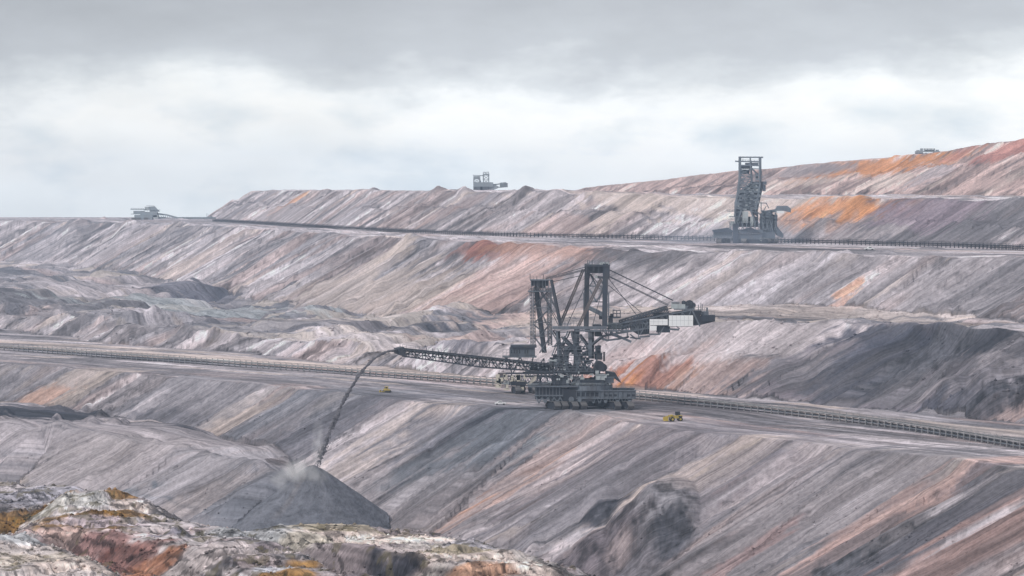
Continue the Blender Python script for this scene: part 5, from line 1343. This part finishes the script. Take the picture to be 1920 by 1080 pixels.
# ------------------------------------------------------------------ machines on the skyline
FARM = paint('hazed_pale_steel', (.26, .30, .33), grime=.5, dirt=(.18, .18, .19))  # extra haze of the skyline put into the paint as a paler tone
def far_stacker():
    Y0 = 3600.; s = Y0 / F
    x0 = (905 - CX) * s; zb = ground_z(x0, Y0)
    root = empty('far_stacker', (x0, Y0, zb))
    tag(root, 'pale hazy stacker with two towers and a boxy boom on the middle skyline', 'mining machine', 'machines on the skyline')
    q = lambda x, y_, d=0: Vector(((860 + x / 15.43 - 905) * s, d, (YH - (300 + y_ / 15.43)) * s - zb))
    def boxp(m, a0, b0, a1, b1, d0, d1):
        a, b_ = q(a0, b0), q(a1, b1); m.box(a.x, b_.x, d0, d1, b_.z, a.z)
    for x0_, x1_, y0_, y1_ in ((440, 610, 560, 1080), (715, 870, 450, 780)):
        m = MB()
        for d in (-4, 4):
            for xx in (x0_, x1_): m.beam(q(xx, y0_ - 60, d), q(xx, y1_, d), 1.2)
            n = 6 if x0_ < 500 else 3
            for k in range(n):
                ya, yb = y0_ + (y1_ - y0_) * k / n, y0_ + (y1_ - y0_) * (k + 1) / n
                m.beam(q(x0_, ya, d), q(x1_, yb, d), .5); m.beam(q(x1_, ya, d), q(x0_, yb, d), .5); m.beam(q(x0_, yb, d), q(x1_, yb, d), .5)
        m.build('tower', FARM, root)
    m = MB(); boxp(m, 430, 465, 612, 560, -5, 5); m.build('tower_head', FARM, root)
    m = MB(); boxp(m, 700, 400, 880, 450, -5, 5); boxp(m, 710, 345, 870, 358, -4, 4)
    for x in (712, 770, 820, 868): m.beam(q(x, 345, -4), q(x, 420, -4), .6)
    m.beam(q(712, 345, -4), q(868, 420, -4), .4); m.build('tower_head', FARM, root)
    m = MB(); m.beam(q(410, 440, 0), q(700, 455, 0), .8); m.beam(q(610, 560, 0), q(660, 690, 0), .9); m.beam(q(600, 480, 3), q(700, 430, 3), .5); build_each(m, 'stay', FARM, root)
    m = MB(); m.prism([(q(600, 690).x, q(0, 690).z), (q(1060, 715).x, q(0, 715).z), (q(1180, 800).x, q(0, 800).z), (q(930, 900).x, q(0, 900).z), (q(600, 1000).x, q(0, 1000).z)], -5, 5); m.build('hull', FARM, root)
    m = MB(); m.beam(q(880, 710, 0), q(1080, 710, 0), 1.4); m.beam(q(1060, 712, 0), q(1200, 690, 0), 1.4); m.beam(q(1060, 730, 0), q(1200, 800, 0), .8); m.beam(q(690, 735, -5), q(900, 735, -5), .9); m.build('boom', FARM, root)
    m = MB(); m.prism([(q(1190, 660).x, q(0, 660).z), (q(1260, 650).x, q(0, 650).z), (q(1350, 642).x, q(0, 642).z), (q(1415, 668).x, q(0, 668).z), (q(1415, 785).x, q(0, 785).z), (q(1190, 805).x, q(0, 805).z)], -4, 4)
    for x in range(1195, 1420, 22): m.beam(q(x, 670, -4.2), q(x, 790, -4.2), .35)
    m.build('boom_house', FARM, root)
    m = MB()
    for x in (560, 760): m.box(q(x, 0).x - 5, q(x, 0).x + 5, -7, 7, -.5, 4.5)
    m.build('crawler', STEELM, root)
    m = MB(); m.box(q(430, 0).x, q(1000, 0).x, -6, 6, 4.2, 9.5); m.build('undercarriage', FARM, root)
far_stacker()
def left_station():
    Y0 = 4330.; s = Y0 / F
    x0 = (272 - CX) * s; zb = ground_z(x0, Y0)
    root = empty('drive_station', (x0, Y0, zb))
    tag(root, 'low pale grey drive station with a long thin arm on the left skyline', 'mining machine', 'machines on the skyline')
    py0 = YH - zb / s
    q = lambda x, y_, d=0: Vector(((230 + x / 7.385 - 272) * s, d, (py0 - (300 + y_ / 7.385)) * s))
    def boxp(m, a0, b0, a1, b1, d0, d1):
        a, b_ = q(a0, b0), q(a1, b1); m.box(a.x, b_.x, d0, d1, b_.z, a.z)
    m = MB(); boxp(m, 155, 705, 300, 745, -5, 5); boxp(m, 250, 718, 480, 790, -6, 6); m.build('machinery_house', FARM, root)
    m = MB(); boxp(m, 170, 760, 420, 830, -7, 7); m.build('undercarriage', FARM, root)
    m = MB(); boxp(m, 115, 680, 330, 690, -6, 6); boxp(m, 120, 745, 260, 752, -6, 6); boxp(m, 300, 688, 515, 698, -6, 6); m.build('deck', FARM, root)
    m = MB(); boxp(m, 310, 648, 380, 686, -4, 4); m.build('control_cabin', LIGHT, root)
    m = MB(); m.prism([(q(370, 645).x, q(0, 645).z), (q(440, 640).x, q(0, 640).z), (q(510, 715).x, q(0, 715).z), (q(380, 715).x, q(0, 715).z)], -4, 4); m.build('transfer_hood', FARM, root)
    m = MB(); boxp(m, 430, 765, 500, 815, -6, 6); m.build('counterweight', LIGHT, root)
    m = MB()
    for x0_, y0_, x1_, y1_ in ((480, 745, 600, 758), (600, 758, 760, 800), (500, 800, 600, 798), (760, 800, 1290, 800)): m.beam(q(x0_, y0_, 0), q(x1_, y1_, 0), 2.4, 2.0)
    for i in range(9): m.beam(q(500 + i * 30, 752 + i * 5, -2), q(515 + i * 30, 815, -2), .8)
    m.build('conveyor_arm', FARM, root)
    m = MB(); m.truss(q(820, 806, 0), q(1290, 806, 0), 3, 1.4, 22, .3, .4); m.beam(q(1165, 735, 0), q(1165, 800, 0), .5); m.beam(q(1185, 750, 0), q(1185, 800, 0), .4); boxp(m, 1205, 775, 1240, 800, -2, 2); m.build('arm_frame', FARM, root)
    m = MB()
    for x in (130, 200, 300): m.box(q(x, 0).x, q(x, 0).x + 6, -8, 8, -.3, 3)
    m.rail([q(120, 680, -6), q(300, 680, -6)], 1.2, 3, .25); m.rail([q(330, 642, -4), q(440, 640, -4)], 1.2, 3, .2); m.build('crawler', TRACK, root)
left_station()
def hill_station():
    Y0 = 3560.; s = Y0 / F
    x0 = (1738 - CX) * s; zb = ground_z(x0, Y0); py0 = YH - zb / s
    root = empty('transfer_station', (x0, Y0, zb))
    tag(root, 'tiny pale conveyor transfer station on the crest of the far right hill', 'mining machine', 'machines on the skyline')
    q = lambda x, y_, d=0: Vector(((1680 + x / 8 - 1738) * s, d, (432 - y_) / 8 * s))
    def boxp(m, a0, b0, a1, b1, d0, d1):
        a, b_ = q(a0, b0), q(a1, b1); m.box(a.x, b_.x, d0, d1, b_.z, a.z)
    m = MB(); boxp(m, 290, 385, 400, 418, -4, 4); boxp(m, 365, 345, 400, 385, -3, 3); boxp(m, 310, 370, 350, 385, -3, 3); m.build('drive_house', FARM, root)
    m = MB(); boxp(m, 420, 345, 580, 352, -3, 3)
    for x in (425, 475, 530, 578): m.beam(q(x, 350, -3), q(x, 388, -3), .6); m.beam(q(x, 350, 3), q(x, 388, 3), .6)
    boxp(m, 425, 360, 575, 384, 2.5, 3); m.build('shelter', LIGHT, root)
    m = MB(); boxp(m, 400, 386, 655, 400, -4, 4); boxp(m, 560, 400, 650, 418, -4, 4); boxp(m, 600, 365, 640, 386, -2, 2); m.build('deck', FARM, root)
    m = MB()
    for x in (300, 340, 380, 440, 560, 640): boxp(m, x, 412, x + 16, 450, -4, 4)
    boxp(m, 290, 418, 640, 430, -4.5, 4.5); build_each(m, 'skid', STEELM, root)
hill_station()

# ------------------------------------------------------------------ falling soil and its dust
def falling_soil():
    tip = SPF(741, 657.5, -30.5) + Vector(SPF.loc)
    end = Vector((cxw + 1.0, cyw, czw + .3))
    H_ = tip.z - end.z; n = 300
    rnd = random.Random(12)
    def at(t):   # t 0..1 in time
        return Vector((tip.x + (end.x - tip.x) * t, tip.y + (end.y - tip.y) * t, tip.z + 2.2 * t - (H_ + 2.2) * t * t))
    root = MB()
    ring = 7; prev = None
    def clump(c, rx, rz, d):
        base = len(root.v)
        d = d.normalized(); a = d.cross(Vector((0, 1, 0))).normalized(); b_ = d.cross(a)
        pts = [c - d * rz]
        for k in range(1, 4):
            u = -1 + k * .5; r = rx * math.sqrt(max(0, 1 - u * u))
            for j in range(6):
                t = j * math.pi / 3 + k
                pts.append(c + d * (u * rz) + (a * math.cos(t) + b_ * math.sin(t)) * r * rnd.uniform(.7, 1.25))
        pts.append(c + d * rz)
        f_ = [(0, 1 + (j + 1) % 6, 1 + j) for j in range(6)]
        for k in range(2):
            for j in range(6):
                f_.append((1 + k * 6 + j, 1 + k * 6 + (j + 1) % 6, 7 + k * 6 + (j + 1) % 6, 7 + k * 6 + j))
        f_ += [(13 + j, 13 + (j + 1) % 6, 19) for j in range(6)]
        root.add(pts, f_)
    i = 0; t = 0.0
    while t < 1.0:
        d = at(min(t + .01, 1.0)) - at(t)
        spread = .12 + 1.5 * t ** 1.7
        gap = 0.5 + .5 * math.sin(t * 95) + .5 * math.sin(t * 41 + 1)
        k = 5 if t < .4 else 7
        for _ in range(k):
            if t > .12 and rnd.random() < (.25 + .2 * t) * max(0, 1.15 - gap): continue
            c = at(t) + Vector((rnd.gauss(0, spread * .42), rnd.gauss(0, spread * .5), rnd.gauss(0, spread * .3)))
            sz = rnd.uniform(.18, .50) * (1.1 - .30 * t) * (1 + .4 * gap)
            clump(c, sz * .8, sz * rnd.uniform(1.0, 2.2), d)
        t += .0042
    me = bpy.data.meshes.new('falling_soil')
    me.from_pydata(root.v, [], root.f); me.update()
    m = paint('falling_soil', (.11, .105, .12), rough=.95, grime=.6, dirt=(.24, .23, .245), streak=False)
    me.materials.append(m)
    o = bpy.data.objects.new('falling_soil', me); col.objects.link(o)
    tag(o, 'dark arc of soil pouring from the boom tip down to the grey heap', 'falling soil', kind='stuff')
falling_soil()
def dust(name, c, r, dens, label, color=(.99, .97, .97), seed=0.0, sc=.09, sharp=(.42, .72)):
    me = bpy.data.meshes.new(name)
    V, Fc = [], []; n1, n2 = 12, 18
    for i in range(n1 + 1):
        for j in range(n2):
            a, b_ = math.pi * i / n1, 2 * math.pi * j / n2
            V.append((r[0] * math.sin(a) * math.cos(b_), r[1] * math.sin(a) * math.sin(b_), r[2] * math.cos(a)))
    for i in range(n1):
        for j in range(n2):
            Fc.append((i * n2 + j, (i + 1) * n2 + j, (i + 1) * n2 + (j + 1) % n2, i * n2 + (j + 1) % n2))
    me.from_pydata(V, [], Fc); me.update()
    o = bpy.data.objects.new(name, me); col.objects.link(o); o.location = c
    tag(o, label, 'dust', kind='stuff')
    m = bpy.data.materials.new(name); m.use_nodes = True; nt = m.node_tree; nt.nodes.clear()
    out = nt.nodes.new('ShaderNodeOutputMaterial'); pv = nt.nodes.new('ShaderNodeVolumePrincipled')
    pv.inputs['Color'].default_value = (*color, 1)
    t_ = nt.nodes.new('ShaderNodeTexCoord')
    n = nt.nodes.new('ShaderNodeTexNoise'); n.inputs['Scale'].default_value = sc; n.inputs['Detail'].default_value = 3
    mp = nt.nodes.new('ShaderNodeMapping'); mp.inputs['Location'].default_value = (seed, seed * 2, seed); nt.links.new(t_.outputs['Object'], mp.inputs[0]); nt.links.new(mp.outputs[0], n.inputs['Vector'])
    mr_ = nt.nodes.new('ShaderNodeMapRange'); mr_.inputs['From Min'].default_value = sharp[0]; mr_.inputs['From Max'].default_value = sharp[1]; nt.links.new(n.outputs[0], mr_.inputs[0])
    vd = nt.nodes.new('ShaderNodeVectorMath'); vd.operation = 'DIVIDE'; nt.links.new(t_.outputs['Object'], vd.inputs[0]); vd.inputs[1].default_value = r
    ln = nt.nodes.new('ShaderNodeVectorMath'); ln.operation = 'LENGTH'; nt.links.new(vd.outputs[0], ln.inputs[0])
    fo = nt.nodes.new('ShaderNodeMapRange'); fo.inputs['From Min'].default_value = 1.0; fo.inputs['From Max'].default_value = .35; nt.links.new(ln.outputs['Value'], fo.inputs[0])
    d = mth(nt, 'MULTIPLY', mth(nt, 'MULTIPLY', mr_.outputs[0], fo.outputs[0]), dens)
    nt.links.new(d, pv.inputs['Density']); nt.links.new(pv.outputs[0], out.inputs['Volume'])
    me.materials.append(m)
dust('dust_cloud', (cxw - 6.5, cyw - 10, czw - 3.5), (15, 8, 10), .17, 'pale puff of dust drifting left of the tip of the grey heap', color=(1.0, .985, .97), seed=3.1, sc=.11, sharp=(.42, .66))
dust('dust_plume', (cxw + 1.0, cyw, czw + 9), (3.6, 3.6, 14), .17, 'thin veil of dust round the foot of the falling soil', seed=1.0, sc=.3, sharp=(.35, .7))
dust('dust_veil', (Frame(1390, 456, -37.5).loc[0] - 10, 2330, -33), (75, 40, 12), .010, 'blue grey dust hanging low round the tall end-on machine', color=(.62, .72, .86), seed=5.0, sc=.03, sharp=(.3, .6))
# ------------------------------------------------------------------ haze
def build_haze():
    me = bpy.data.meshes.new("haze")
    x0, x1, y0, y1 = -3200, 3200, -120, 7800
    z0, z1 = float(Z.min()) - 1.0, float(Z.max()) + 25.0
    vs_ = [(x, y_, z) for z in (z0, z1) for y_ in (y0, y1) for x in (x0, x1)]
    me.from_pydata(vs_, [], [(0, 2, 3, 1), (4, 5, 7, 6), (0, 1, 5, 4), (2, 6, 7, 3), (0, 4, 6, 2), (1, 3, 7, 5)])
    o = bpy.data.objects.new("haze", me); col.objects.link(o)
    tag(o, 'pale blue haze filling the air over the open pit', 'haze', kind='stuff')
    m = bpy.data.materials.new('haze'); m.use_nodes = True
    nt = m.node_tree; nt.nodes.clear()
    out = nt.nodes.new('ShaderNodeOutputMaterial'); pv = nt.nodes.new('ShaderNodeVolumePrincipled')
    pv.inputs['Color'].default_value = (.62, .79, 1.0, 1); pv.inputs['Density'].default_value = HAZE
    pv.inputs['Anisotropy'].default_value = 0.2
    nt.links.new(pv.outputs[0], out.inputs['Volume'])
    me.materials.append(m)
HAZE = 0.58e-4
build_haze()
